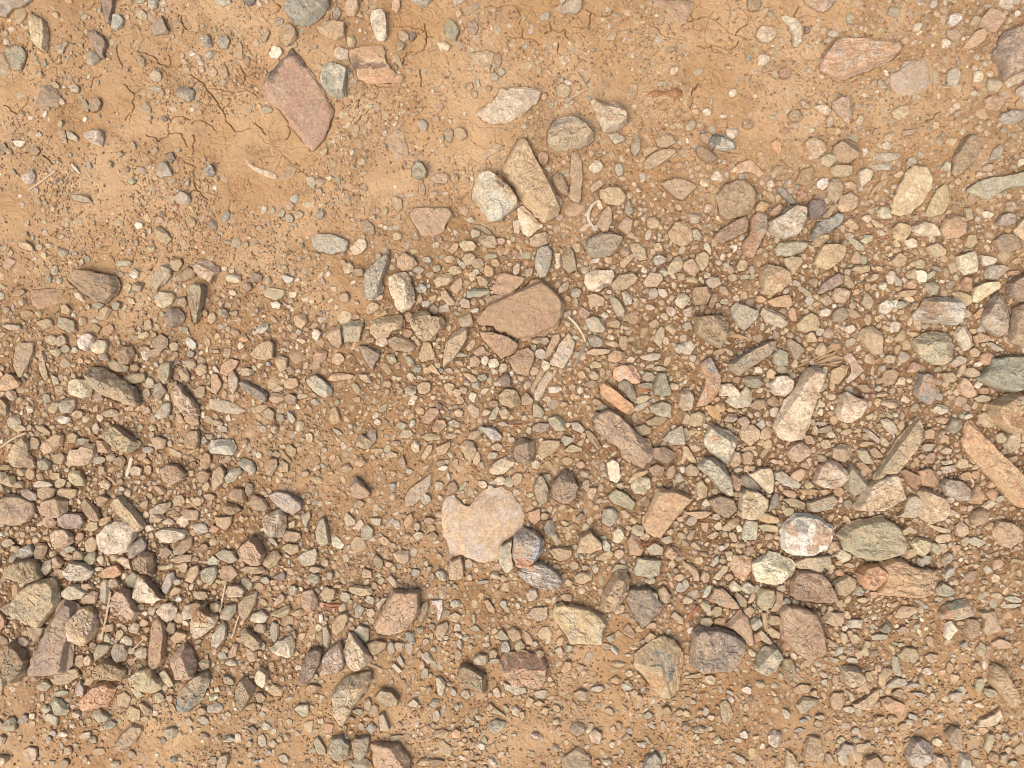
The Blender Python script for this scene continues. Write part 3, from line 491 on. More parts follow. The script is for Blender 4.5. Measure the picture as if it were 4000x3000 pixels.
3885,874 3909,838 3939,832 3975,844 3969,874 3921,886;U/L;m
3372,2989 3378,2959 3421,2947 3451,2977 3451,3025 3378,3025;P/T;m
2715,579 2733,573 2788,594 2803,609 2797,630 2757,634 2724,606;N/D;m
265,1850 283,1835 314,1838 335,1874 329,1898 295,1898 271,1880;Y/G;m
2503,2320 2521,2307 2569,2314 2569,2350 2527,2374 2509,2362;T/G;m^
476,1476 518,1455 567,1455 570,1485 531,1500 494,1499 476,1491;T/N;m
2460,953 2491,947 2521,971 2533,1013 2497,1019 2472,995;T/G;l
1432,2512 1466,2497 1514,2506 1508,2531 1460,2561 1442,2543;N/P;m
301,1332 323,1307 356,1300 374,1320 362,1344 335,1371 310,1362;W/K;m
865,1422 904,1398 938,1410 922,1434 886,1470 859,1458;O/P;l
@2703,1042,30,36,-45;P/T
632,57 648,90 662,124 639,134 600,139 594,112 609,84;U;m
1025,1139 1049,1121 1115,1133 1112,1154 1079,1175 1037,1160;T/G;l
232,1579 256,1556 295,1558 298,1582 283,1612 244,1616 232,1597;G/L;m
-18,202 12,202 27,226 42,250 48,283 24,295 -18,283;N/G;e
889,1938 916,1901 953,1910 965,1959 941,1965 904,1953;N/P;m
2376,1154 2394,1151 2418,1172 2442,1211 2439,1238 2412,1238 2394,1205;G/L;m
579,1995 627,1965 669,1959 663,1989 633,2013 591,2019;G/N;m
2896,1476 2932,1467 2968,1470 2987,1494 2962,1518 2920,1512;D/G;m
2141,1633 2177,1621 2207,1645 2210,1681 2171,1684 2144,1657;G/L;m
102,2446 181,2446 157,2500 133,2506 109,2482;N/G;m
3071,1332 3089,1320 3119,1344 3143,1368 3125,1386 3113,1407 3095,1398;G/N;m
992,2645 1013,2603 1049,2627 1043,2669 1025,2690 995,2663;C/Y;m
329,525 362,512 403,514 405,543 398,572 371,564 341,546;L/C;t
3921,320 3957,289 4042,247 4042,289 3981,326 3939,344;T/L;l
675,2151 723,2102 754,2093 754,2133 717,2166 681,2166;N/U;m
3240,2730 3258,2705 3294,2702 3303,2736 3282,2772 3252,2766;T/P;m
3776,1965 3800,1910 3819,1886 3843,1941 3831,1971;R/N;m
2201,817 2249,790 2286,796 2286,820 2249,844 2219,844;P;e
1689,1096 1719,1069 1767,1066 1770,1096 1749,1115 1707,1121;T/P;m
686,356 702,339 745,341 763,361 761,377 739,399 714,386 690,374;G/K;m
859,2392 886,2362 922,2356 922,2392 898,2425 862,2416;G/L;m
3716,1145 3746,1136 3794,1157 3794,1187 3764,1205 3740,1175;Y/O;m
395,2277 410,2253 431,2265 428,2338 416,2362 395,2350;G/L;m
687,1078 733,1039 766,1057 763,1081 723,1099 690,1099;N/P;m
3656,2295 3680,2271 3728,2301 3734,2320 3692,2332 3656,2323;G/D;m
1363,971 1405,928 1429,934 1435,965 1411,992 1381,995;C/P;l
356,1353 380,1326 416,1329 425,1350 413,1380 380,1385 359,1371;C/P;m
1867,928 1894,916 1936,922 1945,953 1936,971 1894,965 1873,947;P/T;m
3644,2977 3650,2947 3692,2953 3719,2989 3710,3025 3656,3025;P/C;m
3701,277 3722,265 3752,280 3757,307 3737,335 3710,333 3699,310;G/L;m
591,1332 627,1301 657,1320 654,1353 627,1375 603,1356;U/P;l
2557,543 2593,528 2629,531 2641,558 2605,579 2569,570;T/O;l
606,1615 639,1573 666,1570 669,1603 657,1630 621,1639 603,1627;L/T;m
838,2018 910,2015 904,2048 880,2074 844,2054;T/N;m
1647,1633 1677,1591 1713,1594 1719,1615 1677,1657 1653,1651;R/P;l
2292,1151 2322,1145 2364,1163 2358,1193 2304,1202;T/P;l
1360,2295 1381,2286 1454,2292 1457,2320 1411,2329 1369,2314;Y/G;m
@2745,1018,27,36,0;T/Y
@1061,2186,36,27,-30;P/T
@102,2156,36,27,0;L/G
1966,2663 2008,2675 2056,2681 2056,2705 2014,2717 1972,2693;B/L;m
1698,2476 1707,2440 1749,2425 1755,2452 1725,2506 1707,2500;P/T;m
606,681 627,633 648,630 672,663 674,687 639,690 630,696;G/L;m
2956,2012 2993,2000 3041,2018 3047,2042 3005,2048 2962,2033;O/T;m
3617,965 3656,947 3695,977 3692,998 3656,1007 3632,989;Y/G;m
365,2555 386,2512 434,2518 428,2543 392,2573 368,2582;G/T;m
922,1808 953,1787 989,1802 1001,1832 995,1853 965,1844 941,1823;G/L;m
1034,1826 1052,1790 1085,1790 1088,1820 1061,1862 1037,1850;N/G;m
2129,1374 2159,1307 2189,1301 2189,1326 2147,1392 2129,1404;P/T;l
3701,1663 3716,1633 3752,1633 3761,1669 3728,1696 3704,1687;D/G;m
145,1910 193,1898 217,1910 211,1938 181,1956 151,1941;P/C;m
604,883 627,885 660,910 670,934 651,954 627,945 609,916;T/Y;m
892,1458 910,1446 934,1476 931,1512 910,1543 895,1525;G/T;m
1906,2826 1936,2808 1978,2820 1972,2844 1936,2868 1909,2850;G/L;m
2373,1386 2400,1362 2442,1377 2442,1401 2406,1419 2376,1410;O/P;m
2999,2880 3017,2850 3053,2856 3050,2904 3023,2919 3002,2904;U/W;m
@2871,1880,24,39,-20;N/P
1381,2464 1405,2434 1442,2452 1445,2494 1429,2512 1399,2482;G/L;m
3029,2301 3059,2314 3059,2362 3029,2392 3005,2386 3029,2350;N/T;m
720,2271 742,2217 778,2202 784,2235 754,2277;P/T;m
3053,1947 3101,1941 3149,1965 3143,1995 3089,1977;N/G;m
@3511,1018,30,30,60;T/P
3819,1621 3849,1606 3882,1639 3879,1669 3843,1669 3822,1645;T/P;m
3354,666 3375,654 3407,675 3400,705 3369,731 3360,717 3351,687;C/T;m
422,1416 446,1404 503,1431 500,1452 458,1455 428,1440;T/G;m
3481,437 3511,416 3547,410 3550,446 3517,470 3490,458;Y/C;l
3261,2941 3294,2898 3336,2910 3333,2941 3300,2953 3270,2947;L/U;m
@1423,1729,33,27,30;T/P
2521,2139 2557,2115 2593,2139 2587,2169 2539,2169;G/L;m
1248,2320 1272,2289 1314,2301 1308,2338 1266,2350;P/T;m
826,1458 850,1458 868,1500 844,1543 823,1531;P/O;l
3065,2995 3071,2928 3095,2941 3116,2977 3107,3025 3065,3025;P/C;m
458,2711 488,2699 515,2723 500,2766 458,2754;T/P;l
874,1868 904,1832 941,1826 947,1844 916,1880 883,1892;G/C;m
223,1922 241,1904 301,1910 301,1934 277,1950 229,1941;Y/N;m
@1923,1693,42,21,30;L/W
1824,1136 1851,1127 1912,1130 1918,1145 1876,1160 1824,1164;G/B;m
1100,2090 1121,2069 1176,2078 1176,2102 1152,2118 1115,2112;P/T;m
@904,1988,36,24,5;N/T
@1574,2174,36,24,20;P/L
@747,2012,36,24,0;T/P
977,2416 989,2392 1025,2383 1052,2407 1037,2431 995,2431;C/G;m
494,2772 512,2754 549,2772 549,2808 518,2820 494,2802;T/P;l
633,2289 657,2235 681,2232 681,2271 651,2323 636,2314;L/G;m
90,2928 115,2916 145,2922 145,2965 115,2980 93,2959;P/C;l
2518,1645 2569,1621 2611,1633 2581,1663 2530,1663;N/T;m
2718,1886 2739,1868 2763,1904 2760,1941 2733,1953 2718,1922;T/P;m
2569,2301 2593,2286 2623,2326 2617,2356 2575,2350;P/T;m
1478,2790 1502,2778 1526,2844 1520,2856 1484,2856;T/L;m
3692,2434 3716,2425 3743,2458 3716,2482 3704,2506 3686,2482;C/W;m
931,2223 965,2208 1025,2211 1037,2232 1007,2244 965,2238;P/N;m
2243,2250 2274,2232 2310,2238 2313,2265 2274,2283 2246,2271;T/G;m
959,621 989,651 1025,657 1079,681 1085,702 1049,693 1001,672 965,645;C/P;e
3345,1757 3378,1748 3409,1796 3415,1814 3378,1811 3354,1784;G/T;m
1408,2063 1435,2045 1460,2066 1460,2096 1435,2112 1411,2102;L/N;m
1073,1398 1097,1386 1124,1398 1121,1440 1097,1455 1079,1428;T/Y;m
3861,307 3891,304 3912,332 3897,362 3858,353 3852,326;G/N;m
3421,603 3457,594 3511,597 3514,618 3469,630 3427,621;L/B;e
2171,338 2195,326 2234,344 2225,374 2201,386 2177,368;T/G;l
3466,2675 3499,2645 3541,2651 3547,2675 3511,2687 3469,2687;G/L;m
440,59 467,55 487,78 479,106 458,119 435,110 436,84;L/B;m
@1073,2470,19,42,0;G/L
1302,199 1326,181 1364,196 1363,232 1326,234 1305,220;C/T;m
2445,356 2466,320 2494,326 2491,362 2472,392 2448,386;N/T;e
488,2265 518,2229 546,2247 531,2295 500,2295;G;m
359,2778 386,2769 434,2796 428,2811 386,2823 368,2802;G;m
2667,2187 2691,2199 2727,2223 2733,2271 2709,2271 2703,2241 2667,2211;T/P;m
2123,2060 2135,2030 2159,2027 2171,2078 2147,2099 2126,2084;D/B;m
57,33 90,27 107,48 96,72 72,96 55,78;T/N;e
@2667,1174,27,30,0;C/T
@192,2036,30,27,20;T/P
1085,693 1109,681 1121,639 1161,654 1145,693 1115,705;P/N;e
3746,2977 3752,2941 3788,2953 3800,3001 3752,3013;L/G;m
2063,2000 2111,1982 2111,2030 2087,2051 2063,2030;O/P;m
2298,2868 2322,2844 2355,2862 2346,2904 2310,2901;P/W;m
2472,1669 2515,1654 2545,1669 2542,1693 2497,1705;N/G;m
3439,1639 3469,1633 3493,1657 3508,1687 3481,1699 3451,1669;L/T;m
2391,2078 2418,2051 2439,2072 2436,2102 2418,2124 2394,2115;C/Y;m
3424,823 3445,805 3469,808 3487,832 3481,853 3451,856 3427,844;C/G;m
1981,2464 2002,2446 2035,2464 2035,2494 2008,2509 1984,2488;N/T;m
@186,2214,24,33,20;G/L
3204,615 3228,603 3258,606 3270,627 3240,654 3207,640;G/Y;m
2818,2060 2854,2024 2887,2024 2887,2048 2848,2075 2824,2075;P/N;m
@2577,1313,21,36,10;T/G
1224,2892 1242,2874 1272,2916 1278,2947 1242,2947;G/T;m
@355,2126,27,28,0;P/T
3484,2621 3487,2558 3511,2567 3523,2639 3499,2639;G/L;m
1845,2573 1870,2549 1906,2555 1906,2597 1851,2597;N/L;m
2225,2844 2249,2820 2286,2832 2286,2862 2255,2877 2231,2862;U/D;m
1707,2904 1731,2892 1767,2922 1761,2959 1719,2941;T/P;e
3828,1386 3855,1371 3882,1386 3879,1416 3849,1431 3828,1410;O/R;m
2848,1802 2866,1760 2890,1766 2899,1802 2878,1826 2854,1820;P/T;m
@3908,2512,36,21,0;P/T
3957,898 3981,862 4042,826 4042,941 4005,941 3963,916;Y/G;m
603,1500 633,1491 651,1525 630,1561 603,1549;U/L;m
1221,1392 1248,1365 1281,1374 1272,1404 1248,1425 1224,1416;O/P;m
2533,1826 2563,1811 2596,1823 2590,1856 2551,1859 2536,1844;N/U;m
1405,862 1435,856 1463,886 1466,913 1448,922 1423,901;U/N;l
@159,2153,25,30,0;N/T
@783,2063,33,22,10;L/G
1260,2446 1278,2437 1293,2482 1284,2537 1263,2518;G/L;m
1097,2139 1121,2121 1170,2127 1170,2157 1133,2169;T/P;m
2295,1314 2322,1306 2355,1323 2358,1350 2334,1359 2304,1347;G/L;m
@783,2325,36,21,0;T/G
663,2494 693,2461 736,2476 723,2500 681,2515;Y/T;m
1055,2404 1073,2386 1133,2362 1139,2386 1115,2410 1061,2407;T/G;m
84,687 106,666 130,660 139,684 130,711 109,723 87,702;W/P;m
348,386 386,380 397,404 386,431 362,441 348,422;N/G;l
856,136 885,134 900,160 886,192 862,193 847,169;G/B;m
3170,950 3198,916 3237,916 3240,931 3210,962 3179,968;T/N;m
1698,2645 1719,2642 1743,2669 1728,2723 1710,2711;G/C;m
3261,2169 3282,2142 3324,2163 3321,2187 3288,2199;C/G;m
3077,446 3095,428 3125,433 3142,455 3125,473 3095,476 3080,461;N/G;m
@2956,2434,24,30,20;G/L
3614,1109 3644,1099 3671,1115 3662,1151 3632,1154 3617,1133;G/N;m
591,1711 621,1702 651,1717 645,1751 609,1757;T/P;m
1149,2766 1164,2751 1206,2748 1209,2790 1182,2802;G/C;m
1674,699 1707,678 1749,678 1755,693 1743,717 1707,717;P;l
1794,950 1815,939 1845,941 1864,962 1855,980 1815,983 1797,965;Y/C;m
657,2187 705,2166 754,2163 748,2193 693,2199;P/T;m
1628,1506 1653,1488 1683,1494 1686,1525 1659,1543 1634,1534;P/T;m
2078,1663 2102,1650 2147,1654 2147,1678 2111,1693 2081,1681;U/P;m
2993,2001 3011,1941 3029,1922 3044,1934 3041,1971 3017,1995;K/B;m
@1320,1403,25,28,0;T/Y
3095,2687 3131,2669 3173,2681 3161,2705 3107,2711;P/N;l
2932,1579 2956,1558 2987,1558 3002,1585 2968,1602 2938,1597;N/G;m
2667,2000 2757,1994 2782,2000 2757,2024 2727,2027;T/P;m
@42,2831,27,27,0;G/Y
@1175,1253,27,27,0;T/P
@355,2177,25,28,0;G/T
@2992,1693,30,24,-50;T/O
@2623,2159,24,30,60;O/P
@3758,2066,24,30,0;T/G
3707,60 3728,49 3752,53 3761,69 3746,90 3722,104 3701,90;L/W;m
@795,1862,24,30,60;N/P
0,2374 36,2350 60,2356 51,2404 24,2404;U/N;m
1631,2422 1647,2362 1671,2341 1677,2374 1653,2431;N/G;m
1698,1748 1719,1739 1761,1717 1761,1742 1743,1772 1713,1781;O/T;m
1719,1139 1743,1130 1776,1175 1776,1193 1749,1193 1725,1166;P/N;m
@3776,1108,30,24,60;R/P
@2920,2295,30,24,20;L/U
374,1717 410,1720 434,1754 422,1772 386,1766;T/N;m
621,2627 645,2609 669,2645 681,2675 663,2687 633,2651;Y/G;m
3306,2422 3336,2416 3369,2419 3366,2455 3306,2452;L/K;m
2466,561 2482,534 2494,525 2503,555 2500,591 2482,612 2466,594;G/N;m
@2273,2717,30,24,20;T/G
3843,2922 3855,2862 3885,2862 3873,2922 3861,2947;G/T;m
2673,1826 2697,1808 2733,1832 2721,1862 2685,1859;P/T;m
1689,1669 1707,1639 1737,1639 1746,1663 1719,1690 1689,1687;O/T;m
2283,1681 2298,1675 2328,1705 2352,1748 2340,1760 2298,1717;N/D;m
2667,1338 2703,1332 2721,1350 2697,1386 2667,1383;L/C;e
@3294,2964,24,30,0;L/T
@2544,1394,42,16,-5;L/Y
2754,1096 2776,1078 2812,1084 2818,1109 2788,1127 2763,1121;L/P;m
3704,1422 3740,1386 3776,1401 3770,1422 3728,1437;G/T;m
374,1241 404,1202 431,1196 439,1208 419,1244 392,1256;P/T;m
3879,585 3909,561 3921,591 3903,621 3861,627;G/B;l
784,1802 802,1763 823,1775 826,1808 808,1835 784,1826;O/N;m
3035,730 3053,730 3083,760 3107,784 3104,799 3083,796 3053,766 3038,748;B/K;m
2950,2048 2993,2045 3041,2054 3041,2078 2981,2075;Y/G;m
1942,1482 1966,1461 1987,1463 1996,1482 1993,1512 1972,1514 1948,1500;K/U;m
2081,1579 2099,1573 2129,1609 2117,1633 2081,1627;G/T;m
@1411,2988,36,24,0;G/T
2463,2060 2485,2045 2518,2057 2515,2090 2485,2096 2466,2084;G/T;m
@753,1639,30,22,10;P/T
@1453,1204,30,22,-15;T/P
1882,609 1936,558 1960,567 1948,591 1894,621;P/T;e
669,1009 705,1006 717,1030 693,1063 666,1051;T/P;m
78,1916 109,1907 145,1928 148,1953 121,1956 90,1938;U/L;m
959,2525 1004,2543 1004,2579 977,2591 962,2561;P/T;m
1755,1124 1791,1084 1806,1084 1806,1121 1785,1151 1764,1136;P/T;l
@180,1265,30,22,10;T/P
2667,1736 2685,1742 2721,1802 2703,1811 2667,1778;T/O;m
2370,525 2406,515 2445,540 2436,555 2400,562;G/C;m
3764,959 3782,916 3812,916 3819,947 3794,971;P/T;l
850,2977 862,2947 892,2944 895,2977 880,3001 850,3001;T/C;m
1429,1705 1448,1672 1469,1678 1472,1717 1457,1739 1432,1730;L/U;m
2292,1371 2316,1361 2388,1365 2382,1380 2334,1389 2292,1383;Y/G;m
3674,1458 3716,1452 3737,1470 3728,1494 3692,1497;P/T;m
@838,2765,36,18,0;L/G
2301,733 2334,699 2358,693 2367,717 2340,739 2313,754;Y/N;m
585,283 603,265 624,273 634,295 630,314 606,321 584,306;Y/L;m
1109,1500 1127,1476 1164,1476 1170,1506 1139,1520 1112,1515;O/P;m
1773,506 1791,496 1815,506 1827,537 1797,552 1776,534;T/P;m
3698,118 3740,115 3755,136 3746,158 3716,160 3701,139;P/N;l
332,2326 362,2307 386,2314 374,2356 344,2362;P/T;m
@3462,2627,24,27,60;T/U
2920,-12 2974,-12 2968,36 2944,45 2923,36;N/K;m
@3028,2422,27,24,0;T/O
@361,2054,21,30,50;Y/G
1929,211 1960,210 1961,241 1948,265 1927,268 1918,253;N/G;l
3397,648 3433,636 3487,639 3481,660 3421,666;L/B;e
3324,1051 3342,1036 3397,1033 3400,1060 3360,1069;Y/T;m
1529,778 1544,766 1571,778 1574,811 1556,832 1535,805;T/Y;l
2448,1886 2478,1844 2530,1832 2533,1844 2497,1868 2460,1889;T/Y;m
@3541,1147,42,15,-10;T/O
2866,2326 2878,2307 2920,2344 2914,2374 2890,2368;N/G;m
2099,603 2123,591 2144,606 2141,636 2123,650 2102,633;O/N;m
2833,506 2848,497 2878,497 2887,512 2875,537 2857,546 2839,531;L/C;m
@663,2862,30,21,0;G/T
2953,802 2974,781 3002,790 3002,814 2981,835 2953,823;O/P;m
3179,416 3198,410 3240,413 3249,431 3234,452 3210,446;C/O;m
1019,1615 1049,1591 1076,1609 1073,1639 1043,1639;T/P;m
2896,1772 2926,1757 2944,1778 2932,1814 2905,1814;P/T;m
145,1802 175,1790 202,1808 193,1838 157,1835;G/D;m
3294,871 3315,853 3336,853 3357,877 3351,898 3324,895;T/O;m
1823,84 1858,83 1871,112 1858,136 1830,130;U/P;l
2035,1549 2056,1531 2087,1564 2075,1585 2038,1582;T/P;m
540,2748 561,2739 594,2772 594,2793 561,2796;N/L;m
151,1416 175,1410 190,1476 175,1488 154,1452;T/N;l
@313,2584,21,28,20;P/N
@75,1672,36,16,0;T/G
2782,2259 2824,2205 2845,2211 2842,2229 2806,2268;Y/G;m
@3794,1455,33,18,10;G/T
1278,1476 1296,1458 1350,1458 1350,1476 1314,1491 1281,1488;O/P;m
3800,1314 3825,1298 3867,1314 3861,1335 3812,1339;T/O;m
2959,214 2981,208 3005,220 3005,241 2981,259 2959,253;C/P;m
1927,2482 1960,2452 1990,2494 1984,2506 1936,2494;G/N;m
2427,1142 2442,1134 2472,1157 2469,1187 2442,1196;L/G;m
522,2543 555,2525 573,2531 570,2573 537,2570;C/G;m
@699,1952,24,24,10;T/N
@36,1880,24,24,0;T/G
1050,208 1073,182 1100,190 1108,208 1085,229 1058,226;W/C;m
3005,826 3029,808 3047,793 3059,811 3053,835 3029,847 3008,841;Y/O;m
3641,1597 3662,1576 3707,1591 3704,1609 3674,1621;C/T;m
452,2187 476,2172 506,2181 515,2226 482,2211;P/C;m
@2436,1337,19,30,0;P/N
1640,1705 1671,1690 1725,1702 1719,1717 1671,1723;T/P;m
@229,2241,24,24,0;R/P
@1767,1904,24,24,0;N/D
@2811,1590,24,24,0;O/N
@226,2198,22,25,0;T/P
3119,1910 3161,1904 3198,1916 3179,1934 3137,1934;N/O;m
295,2681 314,2654 338,2687 329,2717 301,2717;L/P;m
205,1778 241,1766 259,1784 247,1814 217,1811;T/P;m
69,942 99,938 130,962 137,982 102,977 75,965;T/Y;m
1858,1078 1894,1075 1915,1096 1900,1121 1870,1115;N/P;m
3571,1057 3595,1053 3617,1066 3617,1102 3589,1102 3577,1084;W/C;m
@1018,2455,24,24,0;G/T
@174,2681,24,24,0;G/T
@717,2039,25,22,10;C/P
130,1886 151,1874 193,1880 211,1898 175,1904 139,1904;C/G;m
766,1440 790,1413 811,1428 805,1458 781,1470 766,1461;T/P;m
1815,30 1858,9 1876,21 1851,51 1821,60;N/G;e
@1869,1030,27,21,0;T/P
187,1588 208,1567 235,1570 232,1594 214,1618 190,1609;T/P;m
2733,2440 2739,2410 2776,2410 2788,2428 2769,2452;G/T;m
@2369,2168,30,19,-25;T/O
@1833,1012,24,24,0;T/P
@2029,2521,24,24,0;T/G
@3734,2717,27,21,0;L/P
@2899,1036,21,27,40;T/P
@3830,2536,21,27,30;G/N
@12,1590,18,36,-15;T
1683,2344 1728,2341 1731,2374 1719,2422 1707,2416 1713,2362 1689,2362;W/L;m
@1079,1554,30,19,-10;T/Y
@1911,1057,25,22,0;O/T
3517,2175 3541,2145 3577,2139 3577,2169 3541,2184;T/Y;m
934,158 948,181 949,232 910,222 922,187;P/O;l
@3908,1711,27,21,0;G/T
@2574,1018,27,21,0;G/L
@614,2018,27,21,0;T/P
1109,1549 1133,1534 1164,1549 1158,1576 1127,1582;U/P;m
3608,2042 3632,2048 3716,2066 3710,2087 3668,2078;Y/C;m
2845,2283 2866,2265 2902,2295 2890,2310 2854,2310;C/G;m
@1024,1283,30,18,-20;L/G
2430,2458 2454,2434 2485,2476 2472,2494 2436,2476;R/P;l
@2020,1871,21,27,20;P/T
621,2139 651,2130 675,2157 651,2181 627,2169;U/P;m
1460,2175 1472,2163 1499,2187 1496,2217 1478,2226 1460,2205;N/G;m
1342,2018 1357,2000 1390,2030 1387,2051 1351,2054;C/T;m
@120,1807,27,21,80;P/N
@3330,1223,33,16,30;P/N
3210,850 3246,802 3270,790 3273,802 3246,838 3234,862;P/R;m
886,1075 910,1069 941,1078 941,1102 910,1107 885,1096;C/O;m
@2908,1645,24,22,40;U/P
3433,2458 3463,2422 3487,2446 3487,2464 3451,2473;D;m
274,761 314,761 347,770 362,791 326,790 289,781;G;m
2993,2458 3011,2446 3047,2470 3047,2497 3011,2488;Y/G;m
1200,2253 1218,2235 1248,2247 1254,2271 1230,2283 1206,2271;G/L;m
3189,708 3210,695 3234,699 3239,720 3216,743 3192,733;W/P;m
1586,2018 1610,2000 1619,2030 1604,2060 1583,2063 1577,2042;F/P;m
3608,2561 3632,2549 3668,2558 3662,2585 3632,2591;P/T;m
2228,1651 2255,1645 2286,1675 2274,1696 2237,1678;L/G;m
@198,1328,24,22,0;T/G
@2110,1385,22,24,0;L/P
@1571,1807,18,30,-25;T/N
1945,1603 1972,1588 1993,1609 1990,1633 1960,1639;T/G;m
3734,1808 3752,1787 3782,1796 3782,1826 3746,1832;Y/G;m
757,1528 781,1505 802,1509 802,1543 784,1558 760,1549;T/P;m
3475,1259 3499,1253 3517,1265 3511,1295 3481,1301 3472,1283;C/P;m
2996,1561 3017,1543 3041,1561 3050,1585 3023,1591 2999,1579;N/D;m
@2679,1699,18,30,0;D/G
@3770,1862,30,18,-10;O/N
2667,1211 2703,1193 2718,1211 2703,1238 2673,1238;P/L;m
3342,2693 3372,2657 3406,2669 3384,2699 3348,2702;T/P;m
@3685,2102,30,18,-15;T/C
@3474,1578,36,15,15;T/G
@2448,1018,36,15,-45;T/O
@2502,1587,36,15,-30;G/L
@2110,2711,30,18,0;G/L
772,2591 790,2573 820,2579 820,2609 790,2621;G/T;m
@2623,1844,18,30,10;T/O
@720,1464,30,18,60;T/G
2201,1760 2231,1733 2274,1748 2274,1763 2225,1769;T/G;m
@3812,2114,36,15,10;L/G
@1724,2868,30,18,0;P/T
3764,814 3794,808 3800,856 3770,868;T/U;m
3011,675 3029,645 3059,648 3059,663 3029,696 3014,693;P/T;m
889,2555 916,2506 934,2518 922,2561 898,2573;P/N;m
3674,2181 3704,2157 3722,2163 3716,2193 3686,2214;U/L;m
@3589,1030,25,21,0;T/G
3803,280 3831,274 3846,295 3834,320 3800,320;C/T;l
1085,1826 1103,1796 1130,1811 1127,1841 1097,1847;T/O;m
1647,1778 1671,1736 1692,1733 1689,1760 1662,1796 1647,1793;T/O;m
1580,1518 1598,1500 1628,1512 1628,1537 1604,1546 1583,1537;G/N;m
@2751,2253,19,27,0;T/P
@1018,2723,21,24,20;P/N
977,1597 1013,1579 1049,1582 1025,1609 989,1615;P/T;e
@3082,1928,30,16,25;P/T
@602,1379,30,16,0;P/N
3008,558 3032,547 3050,558 3052,588 3041,605 3017,579;F/O;m
971,1075 995,1063 1028,1075 1022,1099 989,1102;U/P;m
@2508,1560,33,15,-20;T/G
@135,1732,19,27,0;N/G
2962,2470 2974,2458 3023,2512 3011,2522 2974,2500;G/T;m
1833,1398 1858,1386 1879,1410 1870,1431 1836,1434;T/P;m
2730,525 2769,518 2785,531 2766,564 2739,552;P/R;m
@1351,2331,24,21,0;G/T
@1360,1048,21,24,0;P/C
@844,2373,24,21,0;T/C
@1459,2777,21,24,0;P/N
@271,2144,30,16,0;G/D
@964,2277,24,21,40;G/T
1532,-6 1562,-6 1565,30 1550,54 1529,36;T/O;m
@1815,1186,21,24,-30;P/L
@241,1331,21,24,0;T/G
401,1277 437,1265 449,1289 422,1314 401,1301;O/P;l
1559,124 1577,116 1598,130 1598,154 1577,166 1557,148;T/G;m
1592,-15 1695,-15 1671,21 1653,31 1628,18 1604,6;L/U;m
500,2452 525,2428 549,2437 540,2476 506,2470;G/T;m
@422,2452,30,16,-10;P/N
@2659,2295,21,24,0;L/B
@307,2171,24,21,0;T/P
1176,2012 1212,1994 1215,2018 1197,2060 1182,2042;G/L;m
506,1829 531,1817 558,1829 549,1859 515,1856;T/C;m
211,1633 241,1621 277,1630 268,1654 241,1657;C/W;m
@2321,1464,24,20,0;T/G
@1779,1054,27,18,0;P/T
@669,2452,18,27,0;U/P
1704,163 1737,163 1761,181 1752,202 1719,199;C/O;m
2382,2235 2406,2202 2448,2205 2457,2229 2418,2229;G/T;m
@2653,1361,21,24,0;L/G
2617,2404 2635,2386 2671,2416 2671,2440 2647,2434;P/T;m
@42,1542,24,21,0;T/P
3315,941 3330,928 3378,965 3375,980 3348,977;G;m
3806,2699 3812,2651 3837,2645 3843,2675 3825,2705;G/T;m
3044,271 3065,262 3089,280 3086,301 3059,307 3044,295;R/P;m
@3221,1678,33,15,-15;D/P
3201,1157 3228,1148 3255,1181 3228,1196 3204,1175;P/T;m
2974,2392 2999,2392 3002,2446 2993,2470 2977,2434;T/O;m
684,1166 723,1156 733,1181 723,1202 693,1193;N/G;m
@747,1343,27,18,60;W/L
808,2193 832,2166 862,2187 850,2208 814,2208;L/G;m
1749,2404 1779,2389 1803,2404 1785,2434 1755,2422;P/T;l
@434,1614,33,15,-5;T/G
2189,2621 2207,2579 2234,2585 2231,2615 2207,2630;O/P;m
529,41 558,39 579,60 572,81 546,77 531,60;Y/G;m
@1226,2687,27,18,0;P/T
259,1699 283,1687 307,1699 301,1730 271,1730;T/P;m
@3866,2705,27,18,40;G/N
2676,491 2697,470 2721,473 2724,488 2703,512 2679,512;T/P;m
2509,585 2545,570 2575,579 2539,603 2518,615;T/N;l
3400,2482 3427,2473 3469,2476 3463,2497 3409,2500;G/L;m
@48,1277,36,13,5;G/Y
2370,1253 2400,1241 2424,1259 2418,1283 2382,1277;N/P;m
@1724,2247,18,27,-30;G/L
1384,2380 1405,2359 1426,2374 1405,2416 1387,2410;G/T;m
@3173,1319,25,19,30;T/O
3680,2241 3704,2217 3731,2217 3722,2247 3692,2265;L/G;m
3803,1555 3831,1540 3870,1549 3867,1567 3825,1573;G/Y;m
2518,2494 2539,2467 2569,2482 2551,2512 2527,2512;N/T;m
@2532,1470,27,18,10;G/T
3674,1823 3728,1814 3734,1841 3686,1850;U/W;m
1508,2259 1526,2244 1556,2271 1559,2301 1538,2295;P/L;m
1556,1708 1574,1678 1604,1678 1616,1696 1592,1714;G/T;l
@1492,1337,25,19,0;P/W
@1562,2524,21,22,0;P/U
3369,1672 3390,1675 3439,1717 3433,1733 3390,1705;L/Y;m
1296,30 1326,27 1334,54 1320,81 1305,78;B/K;l
1839,880 1876,877 1906,892 1933,922 1912,922 1879,898;N/G;l
2442,802 2457,778 2466,805 2478,826 2460,844 2439,829;B/N;m
2192,1717 2201,1699 2243,1711 2243,1723 2207,1745;G/L;m
@6,2651,18,36,0;G/T
2769,1181 2782,1145 2803,1145 2800,1175 2782,1208 2766,1199;N/P;m
1888,2344 1906,2338 1936,2380 1930,2398 1906,2386;T/P;m
1067,2356 1097,2314 1118,2329 1115,2344 1073,2371;P/C;m
226,509 253,508 260,543 265,564 241,558 229,534;T;l
3342,1808 3366,1802 3409,1838 3400,1850 3360,1832;N/T;m
2032,244 2084,236 2090,256 2063,271 2035,265;Y/G;e
